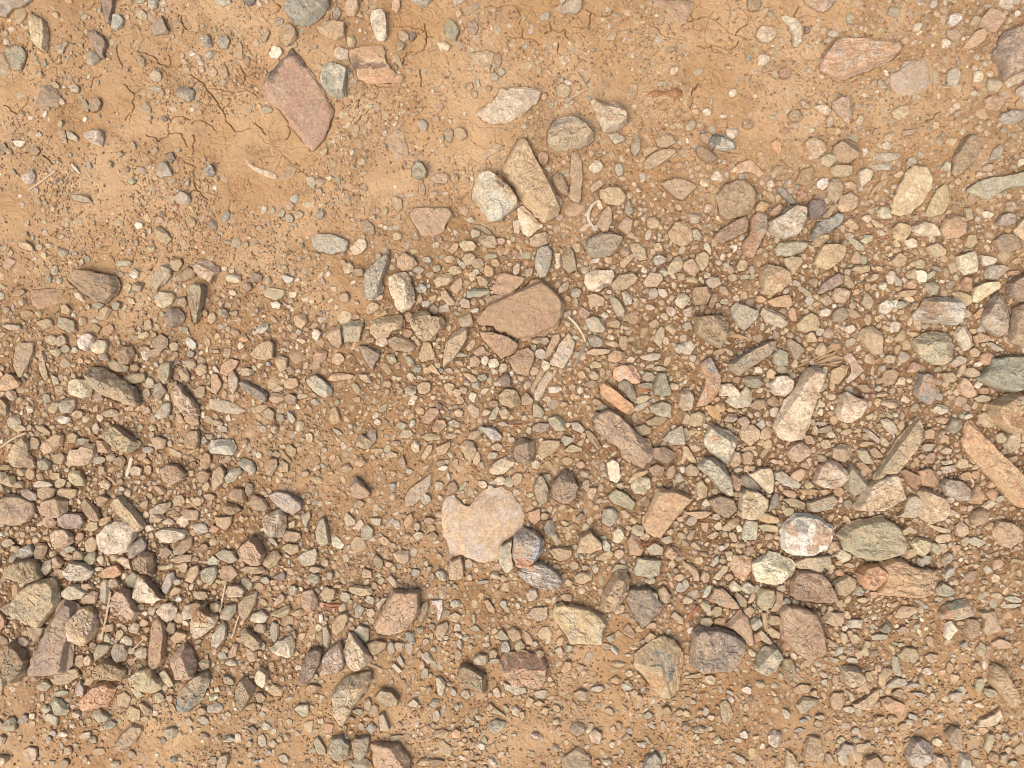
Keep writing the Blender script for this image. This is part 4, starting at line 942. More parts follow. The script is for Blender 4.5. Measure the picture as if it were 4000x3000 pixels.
2406,642 2427,636 2439,657 2433,684 2415,690 2403,666;G/L;m
235,1196 259,1187 283,1211 271,1232 241,1223;T/P;m
3598,1742 3614,1730 3656,1733 3638,1763 3608,1763;G/L;m
@1863,1789,16,27,0;T/Y
@1429,1476,30,15,30;T/L
3608,1681 3632,1672 3650,1687 3644,1714 3614,1714;P/O;m
133,1663 169,1660 199,1687 193,1702 145,1681;P/T;m
2078,1506 2111,1443 2129,1446 2117,1476 2087,1518;P/T;e
@238,1886,24,19,-30;T/G
@828,1241,19,24,0;T/P
546,416 567,392 590,422 588,443 555,437;G/N;e
1906,1639 1924,1603 1945,1582 1954,1597 1936,1639;G/T;m
@1238,1307,18,25,-10;C/T
@2201,1123,30,15,-50;G/N
@2333,2690,30,15,0;L/G
2776,2386 2794,2365 2818,2368 2818,2404 2794,2413;N/G;m
1734,515 1755,497 1773,518 1761,561 1740,540;P/N;l
1411,2235 1423,2217 1454,2229 1454,2259 1417,2259;P/O;m
@3257,2132,24,19,0;T/P
3499,2458 3523,2443 3553,2452 3547,2476 3511,2479;P/U;m
401,2832 434,2811 458,2826 446,2844 410,2850;B/G;m
@1598,1238,19,22,0;P/N
@1953,1877,22,19,0;C/P
1354,142 1378,136 1393,163 1384,181 1360,184 1354,163;Y/T;m
@1024,2892,16,27,-10;L/G
@385,1795,25,18,0;G/L
@409,2036,27,16,-40;T/O
@2853,1633,27,16,-10;U/P
3397,1754 3415,1745 3454,1784 3427,1790 3403,1778;P/T;m
@3149,2590,30,15,-30;T/P
2002,862 2026,859 2035,886 2029,913 2008,910;C;m
1604,1736 1622,1717 1640,1733 1640,1763 1622,1772 1607,1754;C/T;m
@2526,1506,30,15,0;D/G
2703,898 2727,892 2745,922 2733,941 2706,928;G/T;m
1115,1754 1133,1733 1158,1754 1152,1784 1127,1778;T/P;m
@2926,2385,21,21,0;T/P
2733,2362 2745,2344 2776,2356 2776,2386 2757,2392;G/T;m
@482,1030,33,13,0;G/L
1194,693 1224,687 1236,714 1227,739 1200,720;L/P;l
386,1886 410,1868 434,1892 422,1916 392,1904;T/C;m
2757,2657 2751,2639 2776,2633 2800,2648 2788,2675 2763,2672;P/C;m
3532,941 3559,928 3580,941 3580,965 3553,971;C/P;m
@3598,2198,21,21,0;G/L
@3227,1732,21,21,0;P/T
@536,1123,21,21,0;T/G
@3318,1283,21,21,-20;C/T
@2715,1747,21,21,0;T/P
@3682,2138,21,21,0;P/C
@584,1494,19,22,0;G/C
@1501,2114,22,19,0;P/O
531,220 546,210 567,232 567,262 546,262 537,241;N/T;l
3300,1069 3318,1078 3339,1121 3318,1127 3297,1109;N/T;m
@1345,1162,21,21,0;T/P
@1718,1898,21,21,0;T/G
@3028,1608,21,21,0;L/T
@717,2217,21,21,0;T/P
3849,1338 3873,1335 3924,1362 3921,1374 3885,1368;G/L;m
@1926,1419,22,19,0;C/G
@1688,2096,22,19,0;N/T
@1839,1476,33,13,30;P/T
3448,1398 3469,1383 3499,1392 3493,1419 3457,1416;Y/G;m
@3143,1138,36,12,35;G/N
@3957,2340,36,12,15;G/L
@3631,1789,18,24,30;P/N
274,1621 301,1600 329,1606 326,1627 301,1639;P/T;m
956,1922 965,1883 989,1889 989,1922 971,1941;N/G;m
@3354,2307,21,21,0;L/U
@1664,1949,21,21,0;G/L
@2550,1147,19,22,0;L/G
3478,1072 3493,1066 3526,1096 3523,1121 3499,1112;G/L;m
@3541,2072,33,13,-30;Y/L
@1145,2307,18,24,0;G/L
@1987,1883,18,24,10;G/L
@2703,2036,24,18,-20;L/G
@2219,1801,24,18,0;P/T
@3239,2964,18,24,0;T/G
@627,2723,18,24,0;G/T
@1791,2560,18,24,0;T/G
@1755,1512,24,18,0;P/T
@1975,2524,18,24,0;L/D
@2327,1425,25,16,0;T/P
3360,941 3375,918 3415,916 3406,941 3384,953;C/G;m
@2605,2108,24,18,0;G/T
@964,1452,24,18,0;T/G
@2369,2129,18,24,-20;L/G
@2252,1141,21,20,0;G/L
3831,1977 3867,1953 3897,1965 3861,1992;C/T;m
1333,1820 1357,1808 1378,1829 1363,1847 1333,1844;T/P;m
576,-12 621,-12 614,27 597,42 580,27;L;m
@777,1958,24,18,-15;T/P
2993,1452 3011,1434 3032,1446 3023,1482 2996,1476;T/Y;m
@1402,1066,25,16,0;P/N
1384,1802 1411,1781 1432,1808 1411,1826 1387,1817;O/P;m
@120,1850,18,22,10;T/P
@2623,1217,22,18,0;P/W
@3318,2771,27,15,10;L/G
@1875,1373,24,18,-30;P/N
@566,1367,24,18,10;N/P
@3221,1220,24,18,0;C/P
@1923,1777,22,18,0;G/L
@1646,1126,22,18,0;L/G
@1592,1301,22,18,0;R/P
1532,214 1556,211 1574,259 1580,277 1556,253 1535,235;G/N;e
@217,1859,22,18,0;T/O
1749,977 1773,947 1794,950 1788,977 1764,995;O/P;m
452,1790 476,1778 491,1796 482,1826 458,1817;N/T;m
@1604,2488,15,27,-30;B/L
@391,2934,24,16,0;P/T
@3070,2789,16,24,-30;L/G
2394,2380 2424,2362 2442,2362 2436,2392 2406,2401;Y/G;m
1094,1078 1115,1071 1152,1084 1145,1099 1121,1109;L/W;m
@346,2578,18,22,30;P/C
@2793,2192,15,27,30;L/B
@892,2657,27,15,40;G/T
@1706,2976,27,15,0;N/D
@3294,2491,15,27,-20;T/G
@3637,2506,24,16,50;P/T
@334,2874,24,16,-20;G/Y
@1706,2795,16,24,0;L/P
@3239,2211,24,16,0;T/P
@3082,2000,24,16,0;G/T
2005,1042 2026,1021 2035,1036 2029,1066 2011,1078 2003,1066;C/N;m
@3275,1922,21,18,0;O/P
@3619,2183,18,21,50;G/D
-12,2392 6,2392 24,2422 21,2446 0,2467 -12,2470;O/P;m
835,3 901,-9 904,12 874,24 844,15;L/G;m
214,1509 247,1506 253,1537 229,1549 214,1531;T/N;l
@3655,2144,15,27,-20;G/Y
@3161,1717,19,21,0;P/T
@30,2120,24,16,0;P/L
@3447,2660,13,30,0;T/L
@3951,2367,36,10,-5;L/G
1791,808 1815,799 1833,820 1821,844 1797,832;P;e
@2962,2488,18,21,0;O/R
@0,1868,30,27,0;G/T
@3535,2838,24,16,0;T
2902,476 2923,467 2947,482 2944,497 2920,505 2902,494;N/T;m
@1658,2976,30,13,-10;T/P
1909,2543 1930,2531 1948,2543 1936,2573 1912,2573;N/G;m
1749,1648 1773,1636 1803,1654 1791,1672 1755,1663;U/L;m
808,865 841,863 851,883 843,901 817,895;U/D;m
@1941,1747,22,16,0;P/T
@3052,1446,22,16,0;G/T
@1531,1403,18,21,-40;G/N
1381,1959 1405,1950 1429,1965 1411,1986 1384,1983;P/T;m
3306,531 3336,518 3360,537 3354,558 3315,543;N/G;l
@1700,2744,22,16,-30;B/G
3119,392 3143,386 3167,410 3167,425 3137,422;P/N;m
@3559,1111,21,18,30;O/P
1761,2862 1779,2844 1803,2856 1797,2880 1767,2883;F/P;m
301,1711 326,1708 350,1717 338,1739 304,1739;G/D;m
1996,2772 2014,2754 2035,2772 2026,2799 2002,2793;L/Y;m
@819,1940,24,15,10;P/N
@0,2970,36,21,0;T/C
3800,1229 3825,1205 3849,1199 3831,1241 3812,1247;O/N;m
@1679,2033,22,16,0;P/T
@1634,2093,22,16,0;G/C
2358,1329 2400,1329 2418,1347 2406,1359 2367,1347;T/N;m
@2556,1265,21,18,0;P/T
@3710,1114,18,21,60;G/N
@2243,2207,21,18,20;T/P
@2418,2162,18,21,0;T/P
@874,1223,21,18,30;G/N
@253,2982,21,18,0;T/G
@446,2277,18,21,0;T/C
3246,2564 3276,2525 3300,2522 3294,2549 3270,2561;L/G;m
@3878,2958,21,18,0;R/O
1640,2627 1656,2603 1674,2609 1674,2645 1647,2651;G/B;m
@2134,1865,21,18,0;G/Y
@789,2777,21,18,0;T/P
@1818,2711,18,21,-30;G/L
648,597 675,594 686,621 672,639 654,627;K/U;m
3400,856 3415,856 3454,874 3451,892 3421,889;T/O;m
3788,1368 3806,1356 3831,1374 3819,1395 3794,1395;T/Y;m
@403,1394,24,15,20;U/T
3972,347 4011,320 4048,338 4048,386 3999,386 3969,365;L;m
2950,1657 2981,1630 2996,1657 2974,1681;L/G;m
@1447,2394,18,21,0;P/C
@657,2039,25,15,0;C/O
@1444,2343,21,18,0;G/L
@3161,1892,21,18,0;T/P
2165,2537 2189,2522 2204,2549 2195,2570 2177,2564;P/C;m
2788,2434 2794,2416 2836,2413 2830,2446;O/P;m
1547,175 1565,158 1589,175 1574,196 1553,202;N/G;m
259,512 280,515 309,540 300,553 265,540;G/C;m
2186,2326 2207,2317 2237,2326 2231,2347 2201,2347;P/T;m
3653,1630 3680,1624 3704,1639 3692,1657 3662,1651;P/O;m
@1761,1702,27,13,-5;P/N
@2733,2850,27,13,0;G/N
3677,154 3698,150 3716,172 3704,187 3680,187;C/G;m
1067,2253 1109,2229 1117,2247 1112,2265 1073,2265;K/B;m
@2865,2099,24,15,60;T/O
506,2681 543,2693 561,2717 537,2730;L/P;m
@1941,2705,15,24,-25;C/T
1423,2736 1442,2723 1454,2748 1442,2778 1423,2766;G/T;m
@2811,1373,30,12,-20;N/T
@2448,2681,24,15,0;L/G
1445,2024 1493,2021 1484,2054 1454,2048;L/P;m
@2590,1063,19,19,0;G/L
3297,714 3318,708 3348,723 3342,742 3306,736;P/T;m
@1528,2530,15,24,0;G/L
@572,1536,15,24,5;G/T
@470,2476,15,24,20;T/G
@3306,1687,24,15,-10;P/T
@1109,2964,24,15,20;L/T
@3842,1524,24,15,0;R/P
@1235,2223,27,13,0;T/L
2908,2163 2920,2133 2947,2133 2944,2160 2920,2172;N/T;m
@578,1268,16,21,20;T/G
@1208,1708,16,21,-10;Y/C
@1755,1012,21,16,0;T/P
@2520,2096,21,16,0;P/T
@3691,1711,16,21,40;T/P
1671,1434 1689,1419 1719,1458 1719,1467 1677,1449;O/C;m
286,1142 314,1142 338,1175 326,1181 295,1163;W/O;m
1836,904 1858,891 1879,901 1873,922 1845,931;G/L;m
@2679,2283,15,24,10;L/B
@2763,2307,12,30,30;G/L
@2068,2741,15,24,30;T/P
320,389 333,386 350,416 344,439 323,431;G/N;l
@385,1192,27,13,0;D/G
@2685,1274,21,16,0;G/B
@3921,2964,16,21,0;G/T
@2189,2503,16,21,30;T/P
@2917,2696,21,16,20;C/L
@3589,2711,36,9,10;L/G
@256,1364,19,18,0;G/T
@78,1892,22,15,0;T/G
2866,2959 2878,2944 2908,2959 2911,2983 2884,2977;L/G;m
0,561 18,555 30,582 15,603 -3,600;D/U;l
@2291,1892,15,24,0;N/G
@850,1651,24,15,0;T/P
@3963,1066,30,12,0;O/P
1429,2844 1448,2820 1475,2844 1454,2868;L/U;m
115,582 142,570 158,588 145,609 121,603;N/D;l
@93,2810,16,21,40;L/G
@2865,1084,21,16,0;T/P
@1724,1813,21,16,0;D/G
@3902,1946,21,16,0;G/B
1915,2784 1930,2760 1972,2790 1978,2802;G/N;m
3442,564 3463,549 3487,564 3478,585 3451,582;C/P;m
@3667,1548,19,18,0;G/B
1466,2362 1496,2332 1514,2335 1478,2383;G/L;m
@1803,1030,30,12,50;L/G
@3752,1446,13,27,30;Y/T
@373,1283,21,16,20;N/T
@3209,1789,21,16,20;G/N
2075,1808 2093,1793 2114,1808 2105,1832 2078,1829;C/Y;m
@1073,1675,18,19,0;T/G
3674,1760 3692,1742 3722,1754 3710,1775 3686,1775;P/L;m
217,181 235,170 256,187 247,208 223,208;U/W;m
@422,2494,18,18,0;G/T
3834,829 3861,823 3885,835 3873,850 3843,850;C/L;m
@1363,2988,18,24,0;T/G
@2412,2593,30,12,0;T/G
3752,1217 3776,1205 3794,1223 3788,1241 3764,1244;T/G;m
166,1552 181,1534 199,1543 202,1567 175,1579;B/D;m
@795,2138,18,19,0;R/P
1634,723 1653,711 1663,742 1659,766 1640,760;N/G;l
1121,1603 1139,1609 1158,1639 1145,1657 1127,1639;L/G;m
730,862 748,845 767,862 763,883 742,889;T/N;m
506,1060 525,1051 543,1060 540,1084 522,1090 506,1075;W/U;m
1019,148 1049,115 1056,130 1042,163 1022,166;G/T;m
@2577,1440,30,10,5;G/N
@3263,2657,12,27,0;P/T
@3281,2238,22,15,20;O/R
3644,274 3665,271 3665,320 3647,329;G/L;e
@1845,1078,18,18,-20;O/C
1333,1470 1357,1457 1387,1467 1369,1482 1333,1485;P/T;m
@3661,2898,19,16,0;C/T
509,1422 537,1416 549,1437 534,1452 512,1446;N/R;m
3680,651 3692,630 3713,639 3710,672 3686,666;L/T;m
3520,512 3559,506 3589,503 3565,525 3529,531;P/U;m
3228,461 3246,451 3258,467 3246,497 3228,494;G/T;m
@2309,1500,21,15,0;U/N
@3571,2675,30,10,-5;L/B
@238,2708,27,12,-10;G/L
1055,1181 1085,1175 1100,1190 1091,1208 1064,1202;C/W;m
866,850 889,815 900,837 886,865 868,867;B/G;m
@967,1120,19,16,0;U/N
@455,1195,19,16,0;G
@3318,2207,25,12,0;T/G
@2098,1331,25,13,0;T/D
2105,63 2129,47 2152,57 2144,75 2117,81;B/L;m
1532,916 1556,903 1574,916 1568,934 1538,938;T/Y;m
51,550 81,546 101,552 90,570 71,576 55,564;W;l
@1785,1536,18,18,0;P/T
549,1374 573,1368 585,1392 573,1410 555,1401;W/P;m
@1797,1385,30,10,0;G/L
1149,835 1164,819 1188,835 1176,853 1153,859;T/G;m
@343,2289,24,13,0;T/P
@2333,1572,24,13,20;T/N
@3710,2608,15,21,0;O/T
@2703,1687,21,15,-30;T/N
@1966,1434,21,15,-60;C/T
1502,1772 1526,1761 1556,1772 1550,1784 1514,1790;T/Y;m
@2787,2090,27,12,-20;P/T
@322,1256,19,16,0;T/P
@3312,1970,16,19,0;D/G
1592,2748 1616,2726 1637,2742 1628,2760 1598,2760;L/G;m
1233,832 1257,815 1269,826 1260,853 1239,856;B;m
@838,2723,24,13,-20;G/C
@1634,1054,21,15,0;B/L
@868,2560,21,15,0;L/G
@452,2982,21,15,0;G/T
@1887,1473,21,15,0;G/D
2050,1051 2084,1045 2078,1078 2053,1084;G/N;m
2697,2121 2715,2112 2745,2142 2733,2151 2703,2139;T/Y;m
@2653,1868,18,18,0;G
@3517,1660,18,18,0;P/T
@3637,1072,24,13,-40;G/T
@1887,1892,21,15,40;C/T
@838,2066,21,15,0;O/R
@1718,2009,21,15,0;P/T
@3758,2699,15,21,0;L/G
@2685,2343,21,15,0;T/L
@512,2542,21,15,0;G/N
@500,1123,15,21,10;T
@3517,1192,21,15,0;B/G
@3511,2705,21,15,0;N/T
1022,419 1055,413 1067,434 1043,445 1025,435;G;l
2673,2639 2739,2627 2745,2645 2679,2648;T;m
2682,2099 2697,2072 2721,2066 2709,2102 2691,2112;U/N;m
271,338 295,329 314,344 304,361 277,359;G/C;m
802,202 831,196 839,211 820,235 805,223;B/L;m
3234,124 3255,118 3279,127 3276,142 3252,145 3234,137;L/G;m
@313,2096,18,16,0;O/P
@3221,1446,13,22,0;G/T
1879,1398 1900,1386 1912,1404 1900,1428 1882,1422;W/P;m
@831,2970,18,18,0;G/D
@795,2813,21,15,20;L/G
@1513,1500,21,15,0;T/P
@2538,2268,21,15,0;T/L
@3625,2623,21,15,0;P/W
362,1663 380,1648 392,1675 380,1699 365,1687;L/G;m
1913,289 1936,282 1951,301 1942,318 1921,317;G/N;m
@265,2931,18,16,0;P/T
@3872,1892,18,16,0;O/P
1112,841 1133,832 1149,850 1142,869 1118,865;G/B;m
@24,1825,27,12,0;N/T
2165,988 2189,988 2189,1030 2171,1036;C/T;m
3837,654 3855,639 3879,645 3873,669 3843,669;T/L;m
766,211 781,214 796,241 797,258 775,253 767,232;L/Y;m
@1797,1560,18,16,0;P/T
@2128,2018,18,16,0;P/T
@1779,2358,18,16,0;L/G
@3776,1590,18,16,0;U/P
@3812,1856,18,16,0;O/R
@3818,2602,18,16,0;Y/T
2845,362 2854,348 2875,345 2881,368 2866,380 2848,377;C/P;m
@904,2590,22,13,5;L/T
2745,431 2766,421 2782,431 2776,452 2754,455 2744,443;C/Y;m
2782,2892 2806,2874 2830,2898 2818,2907 2788,2904;G/C;m
@3411,2322,18,16,0;O/P
@84,1844,18,16,0;T/P
@3203,1295,18,16,0;L/G
@1036,2265,19,15,0;L/G
1773,1609 1791,1594 1812,1609 1803,1630 1782,1627;T/P;m
@3209,1654,27,10,0;G
@2593,2964,12,24,0;L/G
@563,1310,24,12,-20;T/Y
@1000,2259,24,12,-30;N/P
@2351,1590,24,12,-10;G/D
@1935,2578,24,12,0;G
@1706,1048,21,14,0;T/C
199,1458 229,1476 232,1500 208,1503;G/N;m
3360,2543 3384,2525 3400,2543 3384,2564 3366,2558;Y/G;m
@1471,1759,27,10,0;T/Y
1547,2573 1562,2555 1583,2597 1574,2606 1556,2591;L/T;m
@3643,2717,15,19,0;T/U
@3432,2807,24,12,-10;P/C
@180,2771,19,15,0;L/C
@3571,2801,24,12,20;G/L
965,2844 989,2832 1010,2850 995,2871;D/K;m
@3354,2783,16,16,0;G/L
2385,2651 2406,2639 2427,2657 2412,2672 2388,2666;O;m
@1604,1473,15,18,0;P/W
947,-12 995,-12 998,12 983,25 956,15;K/B;m
3116,748 3134,740 3155,757 3149,772 3125,775;O/N;m
2364,2488 2400,2473 2403,2500 2382,2512;G;m
@868,1675,24,12,20;L/U
1076,835 1103,811 1115,826 1108,847 1085,847;G/Y;m
2887,2862 2908,2850 2926,2868 2914,2886 2893,2880;L/C;m
@575,1602,16,16,0;P/U
@2128,1331,16,16,0;T/G
2748,953 2763,944 2779,977 2776,998 2751,971;C/T;m
@3185,1681,13,21,0;P/T
@1935,2247,21,13,20;T/C
1526,2597 1541,2588 1574,2621 1556,2630;C/T;m
@3396,2642,12,24,-20;T/P
@1229,1569,19,15,0;G
@1085,1518,24,12,0;T/G
@3330,2578,24,12,10;L/G
3671,60 3698,54 3692,90 3686,106 3673,84;P/N;l
@1809,1524,16,16,0;T/P
@1770,2702,15,18,-20;L/P
@2382,2777,21,13,40;P/L
@214,1057,13,21,10;G/L
2920,2356 2938,2310 2953,2314 2944,2350 2926,2359;T/Y;m
@6,2892,18,21,0;P/L
@2478,1630,12,24,0;Y/N
@892,2886,24,12,0;L/G
@1399,2777,24,12,0;G/L
@1097,1633,16,16,0;G/B
@2878,1485,16,16,0;R/P
@301,2789,16,16,0;L/C
525,877 540,863 561,871 561,889 537,898;C/W;m
@2896,2129,21,13,0;P/T
1936,934 1960,925 1978,941 1966,956 1942,953;T/O;m
1478,1597 1496,1579 1517,1573 1508,1603 1484,1612;G/N;l
@3070,2352,18,15,0;L/G
@578,1835,15,18,0;T/N
@2442,1241,18,15,0;N
@3372,1015,15,18,0;G
@2653,2783,18,15,0;P/T
3234,2494 3270,2512 3270,2525 3234,2528;T;m
@2926,1753,30,9,-10;T/Y
@434,1789,18,15,0;G/T
@578,1756,21,13,0;L/G
@3486,2807,21,13,0;T/N
@2267,1813,18,15,0;O/T
@2962,1446,18,15,0;C/T
@1290,2247,15,18,0;G/T
@560,2434,18,15,0;T/P
@1036,2838,18,15,0;L/G
@1625,2238,18,15,0;G/L
@3957,2982,18,15,0;G/T
@1067,2904,18,15,0;C/P
2512,2790 2533,2775 2551,2790 2539,2808 2518,2805;G/B;m
3481,1172 3508,1169 3505,1199 3481,1204;W/C;m
@2285,1850,18,14,0;G/T
1118,799 1133,783 1152,802 1142,821 1121,820;P/O;m
@2847,2253,18,15,0;P/T
2111,2784 2123,2760 2150,2766 2135,2796;Y/G;m
@798,1720,15,18,0;G
@3655,1524,15,18,0;N/G
@1534,1901,13,20,-15;B/G
@1664,1186,16,15,0;L/B
@1175,1548,24,10,-5;P/W
2376,142 2397,121 2409,136 2397,158 2370,154;P/T;l
@1670,1015,18,14,0;B/L
@3444,1542,27,9,-5;T/P
@1067,2114,24,10,40;L/B
1610,1446 1622,1425 1647,1434 1643,1455 1619,1455;G/L;m
@2679,2838,15,16,0;G/U
@3366,2343,21,12,0;T/P
@2394,2910,15,16,0;C/G
@3179,2708,16,15,0;T/Y
@1935,1027,18,15,0;O
@156,1385,16,15,0;T/P
2424,2886 2448,2862 2472,2880 2442,2895;N/D;m
1526,2874 1562,2868 1574,2874 1544,2892 1523,2892;G/T;m
@2757,2777,13,19,0;L/G
@2400,2539,21,12,50;L/G
@3306,2030,21,12,50;T/O
@1024,2524,15,16,0;B/G
@515,2946,16,15,0;U/P
@1785,2452,15,16,0;L/G
@2369,2524,16,15,0;U/P
@3601,2657,12,21,-20;T
@3432,2608,15,16,0;T/P
@3734,2141,18,13,0;P/O
@1966,1657,24,10,10;L/P
585,341 603,335 630,344 627,359 594,357;G/B;l
@364,2889,16,15,0;G
@1797,2515,12,21,-30;G/C
3306,60 3324,51 3333,66 3327,90 3309,87;G/L;l
1058,1772 1079,1757 1103,1772 1085,1790;N/T;m
@512,2584,16,14,0;N/T
@2799,2018,18,13,0;G/T
@2832,1177,18,13,0;G/L
3806,494 3825,488 3843,506 3831,518 3809,512;P/U;m
@1899,1611,19,13,-20;C/T
2605,2199 2629,2181 2641,2205 2629,2223;Y/T;m
@3547,2910,18,13,0;Y/T
@3927,2874,18,13,40;G/L
@913,1223,18,13,0;N/P
@1480,1162,18,13,0;O/W
@1875,1681,13,18,20;B/L
3674,1802 3716,1793 3722,1811 3686,1817;P/W;m
@2174,2765,15,15,0;T
@1966,2358,13,16,0;L/B
@1899,2515,18,13,0;G/T
@1411,2838,13,18,0;G
99,1591 115,1582 133,1594 130,1609 109,1615;C/O;m
1827,326 1845,320 1851,344 1839,356 1823,350;O/T;m
@3655,1048,24,9,20;D/B
@1631,2054,12,19,-10;G
@3095,1467,19,12,-20;G/L
@2363,1232,16,13,0;C/G
@247,2868,18,12,0;W/P
1767,-12 1833,-12 1809,9 1773,24;L/T;l
1598,128 1619,125 1628,142 1610,163 1598,148;K;m
@3571,1307,21,10,10;T/O
@3327,2723,10,21,0;G/Y
@2213,2069,15,15,0;P/N
@2222,2533,15,15,0;B/L
@976,2904,15,15,0;T/G
48,2127 78,2136 66,2163 48,2151;T/G;m
@1145,1150,16,13,0;C
@3429,1518,16,13,0;L/B
@3197,2825,16,13,0;G/T
2485,2898 2527,2898 2521,2922 2491,2916;L/P;m
@2171,2819,18,13,-20;T/Y
@1730,1828,21,10,-10;W/C
@3260,2578,21,10,0;G/L
@3125,2853,21,10,0;B/G
@506,1596,21,10,0;T/O
@1196,1850,15,15,0;T/P
@663,2729,15,15,0;P/T
@470,1072,15,15,0;N/G
@1857,1063,15,15,0;L/G
@3806,2940,15,15,0;G/T
1779,45 1794,36 1806,57 1794,75 1780,66;T/Y;m
@3619,2825,16,13,0;G/T
@955,1322,16,13,0;O
@1519,2204,16,13,0;P/T
@2041,2795,13,16,0;P/T
@2092,2874,16,13,0;L/C
@3764,2518,16,13,0;B/U
@3248,1699,16,13,0;L/C
@3342,2856,18,12,0;L/G
@3287,2892,18,12,-30;G/C
@1544,1732,18,12,0;P/N
@1447,1328,18,12,0;R/P
@3113,1108,18,12,20;L/T
@3215,2633,18,12,30;P/W
@1779,1810,12,18,0;T/L
@3553,1168,18,12,30;C/T
@3209,1578,18,12,20;C/Y
@2884,1835,18,12,0;G/L
@2327,2220,12,18,0;L/G
@1688,2253,12,18,20;D/U
@2140,2497,12,18,0;L/G
@2086,1361,12,18,0;G
@2938,1054,12,18,0;L/G
@1857,2455,18,12,0;G
@3221,2663,18,12,0;G/L
1945,274 1963,265 1978,280 1966,295 1949,292;G;m
3565,1790 3583,1784 3595,1802 3583,1826;O/P;m
2866,971 2848,965 2860,953 2881,954 2878,977 2860,992;W/C;m
500,699 518,692 532,708 518,722 500,714;G;m
@3553,2819,16,13,0;G/L
@3782,1627,18,12,-20;L/C
2081,2748 2105,2733 2129,2748 2111,2760;T/P;m
@512,1289,18,12,0;N/P
@1887,2274,24,8,-10;G
1930,1491 1954,1488 1969,1497 1954,1509 1930,1506;L/Y;m
@1178,1331,18,10,20;C/Y
@1966,2259,18,12,40;P/T
@1851,2415,10,19,-10;G/T
202,323 217,317 236,338 229,348 208,341;G/T;m
@1821,2491,16,12,-20;G
@2050,1633,16,12,0;T/L
@1643,2461,15,13,0;G/T
@2908,1081,18,12,0;B/G
@1357,2141,19,10,-50;P/T
@940,1349,13,15,0;C/O
3011,280 3029,274 3044,295 3035,307 3017,295;P/U;m
@723,1289,13,15,0;B/D
@566,2807,15,13,0;T
@2460,2630,15,13,0;C/G
@2847,2162,15,13,0;G/Y
@1049,2940,18,10,0;L/T
@1598,1841,18,10,0;L/G
@572,1801,18,10,30;O/P
@1254,2415,9,21,0;W/C
@3203,2801,18,12,0;G/C
@1809,1898,24,8,-50;G
@1320,1687,24,8,30;L/G
@693,2274,16,12,0;G/L
@2914,2762,13,15,0;T/P
@2460,2853,15,13,0;G/B
@1462,2286,13,15,0;T
@1688,2449,13,15,0;P/T
@596,1672,15,13,0;T
@753,1813,15,13,0;N
@1893,2889,13,15,0;G
@385,2223,18,10,0;C/G
@2781,2801,16,12,0;P/C
@3221,1925,16,12,0;P/O
@2267,1524,13,15,0;C
@2817,2138,15,13,0;L/G
@1390,1238,18,10,0;R/P
@744,1382,14,13,0;B/G
1845,356 1861,351 1868,374 1855,387 1845,374;T;m
@3752,2434,16,10,0;P/N
@2938,1831,15,12,0;N/G
@1477,1648,15,12,0;W/P
@1755,1449,16,10,30;L/U
@1664,2506,12,15,0;L
@3631,2783,15,12,0;L/T
@910,1144,15,12,0;C/L
@192,1090,12,15,0;G/B
@681,1500,15,12,0;N/T
@1540,2220,10,16,0;G/L
@3667,2340,16,10,0;L/G
@1127,2452,15,12,0;G
@1592,2093,15,12,0;P
@1785,2762,12,15,0;G
@232,1099,12,15,0;L
@1996,1717,15,12,0;L/T
@3206,1608,12,15,0;C
@530,1397,13,13,0;O/N
@1878,2325,12,15,-20;O/P
@24,1211,15,12,0;P/T
@3390,2910,13,13,0;G/L
@699,2337,13,13,0;W/P
@3631,2693,13,13,0;T
@2475,2530,16,9,0;C/G
@207,2862,15,12,0;L
@3939,2928,13,13,0;T/G
@192,2889,13,13,0;L/G
@2092,2515,13,13,0;G/C
3140,102 3161,104 3164,124 3146,133;K/U;m
@1320,2289,18,9,0;O/P
@3426,1801,24,7,0;T
3219,154 3240,142 3249,160 3237,170 3222,166;Y/L;m
@2709,2741,15,10,0;G/L
@3414,1120,13,12,0;P
@1091,2886,12,13,0;T/P
@3342,2889,13,12,0;G
@3281,1192,15,10,0;D/K
@3520,2518,18,9,0;G/L
@2285,2217,13,12,0;G
@1169,1298,13,12,0;G/L
@958,1726,13,12,0;N/P
@126,2798,13,12,0;C
@892,1192,13,12,0;P/T
@1121,2880,13,12,0;T
@1869,2801,13,12,0;L/G
@2823,2192,13,12,0;T/P
@1115,1367,19,8,20;G
@3306,2705,12,13,0;P/O
@862,1186,12,13,0;P/T
@1049,2120,12,13,0;O/P
@3571,2512,12,12,0;Y
@3294,2566,15,9,0;P/O
@2799,1560,12,12,0;T
523,-12 576,-12 561,13 531,12;G/D;l
@2544,2835,18,8,30;L/B
@1794,2482,16,9,30;C/P
@1369,1663,12,12,0;L/G
@3348,1138,12,12,0;T
@1429,2807,12,12,0;P/O
@602,1307,12,12,0;T
@639,2892,12,12,0;D/B
@1694,2536,12,12,0;L/G
@3583,2446,13,12,0;L/G
1858,310 1870,307 1876,338 1864,347;L;m
@2080,2946,12,12,0;P/C
@3788,2156,13,10,0;P/O
@3559,1651,13,10,0;W/P
@3197,1548,13,10,0;C/T
@3137,2813,15,9,0;B/G
1242,2808 1263,2805 1266,2826 1242,2826;W/P;m
@3408,2446,12,12,0;G/T
@346,1411,15,9,0;O
@687,1385,12,12,0;N
@1917,1904,12,12,0;C
@2853,2705,16,8,30;L/B
@1863,2831,12,10,0;G/B
@162,1361,12,12,0;N
@3052,1566,9,15,0;T/P
@3022,2708,15,8,50;P/O
@3902,2838,12,12,0;T
@3535,1096,15,9,30;C/P
@3498,1620,12,10,0;C/U
@3113,2614,16,7,30;L/B
@3788,2741,13,9,0;C
@3716,2337,12,9,0;L
@2529,2892,18,7,50;G/T
@1782,1223,14,8,30;B/G
@904,1059,12,9,0;W/P
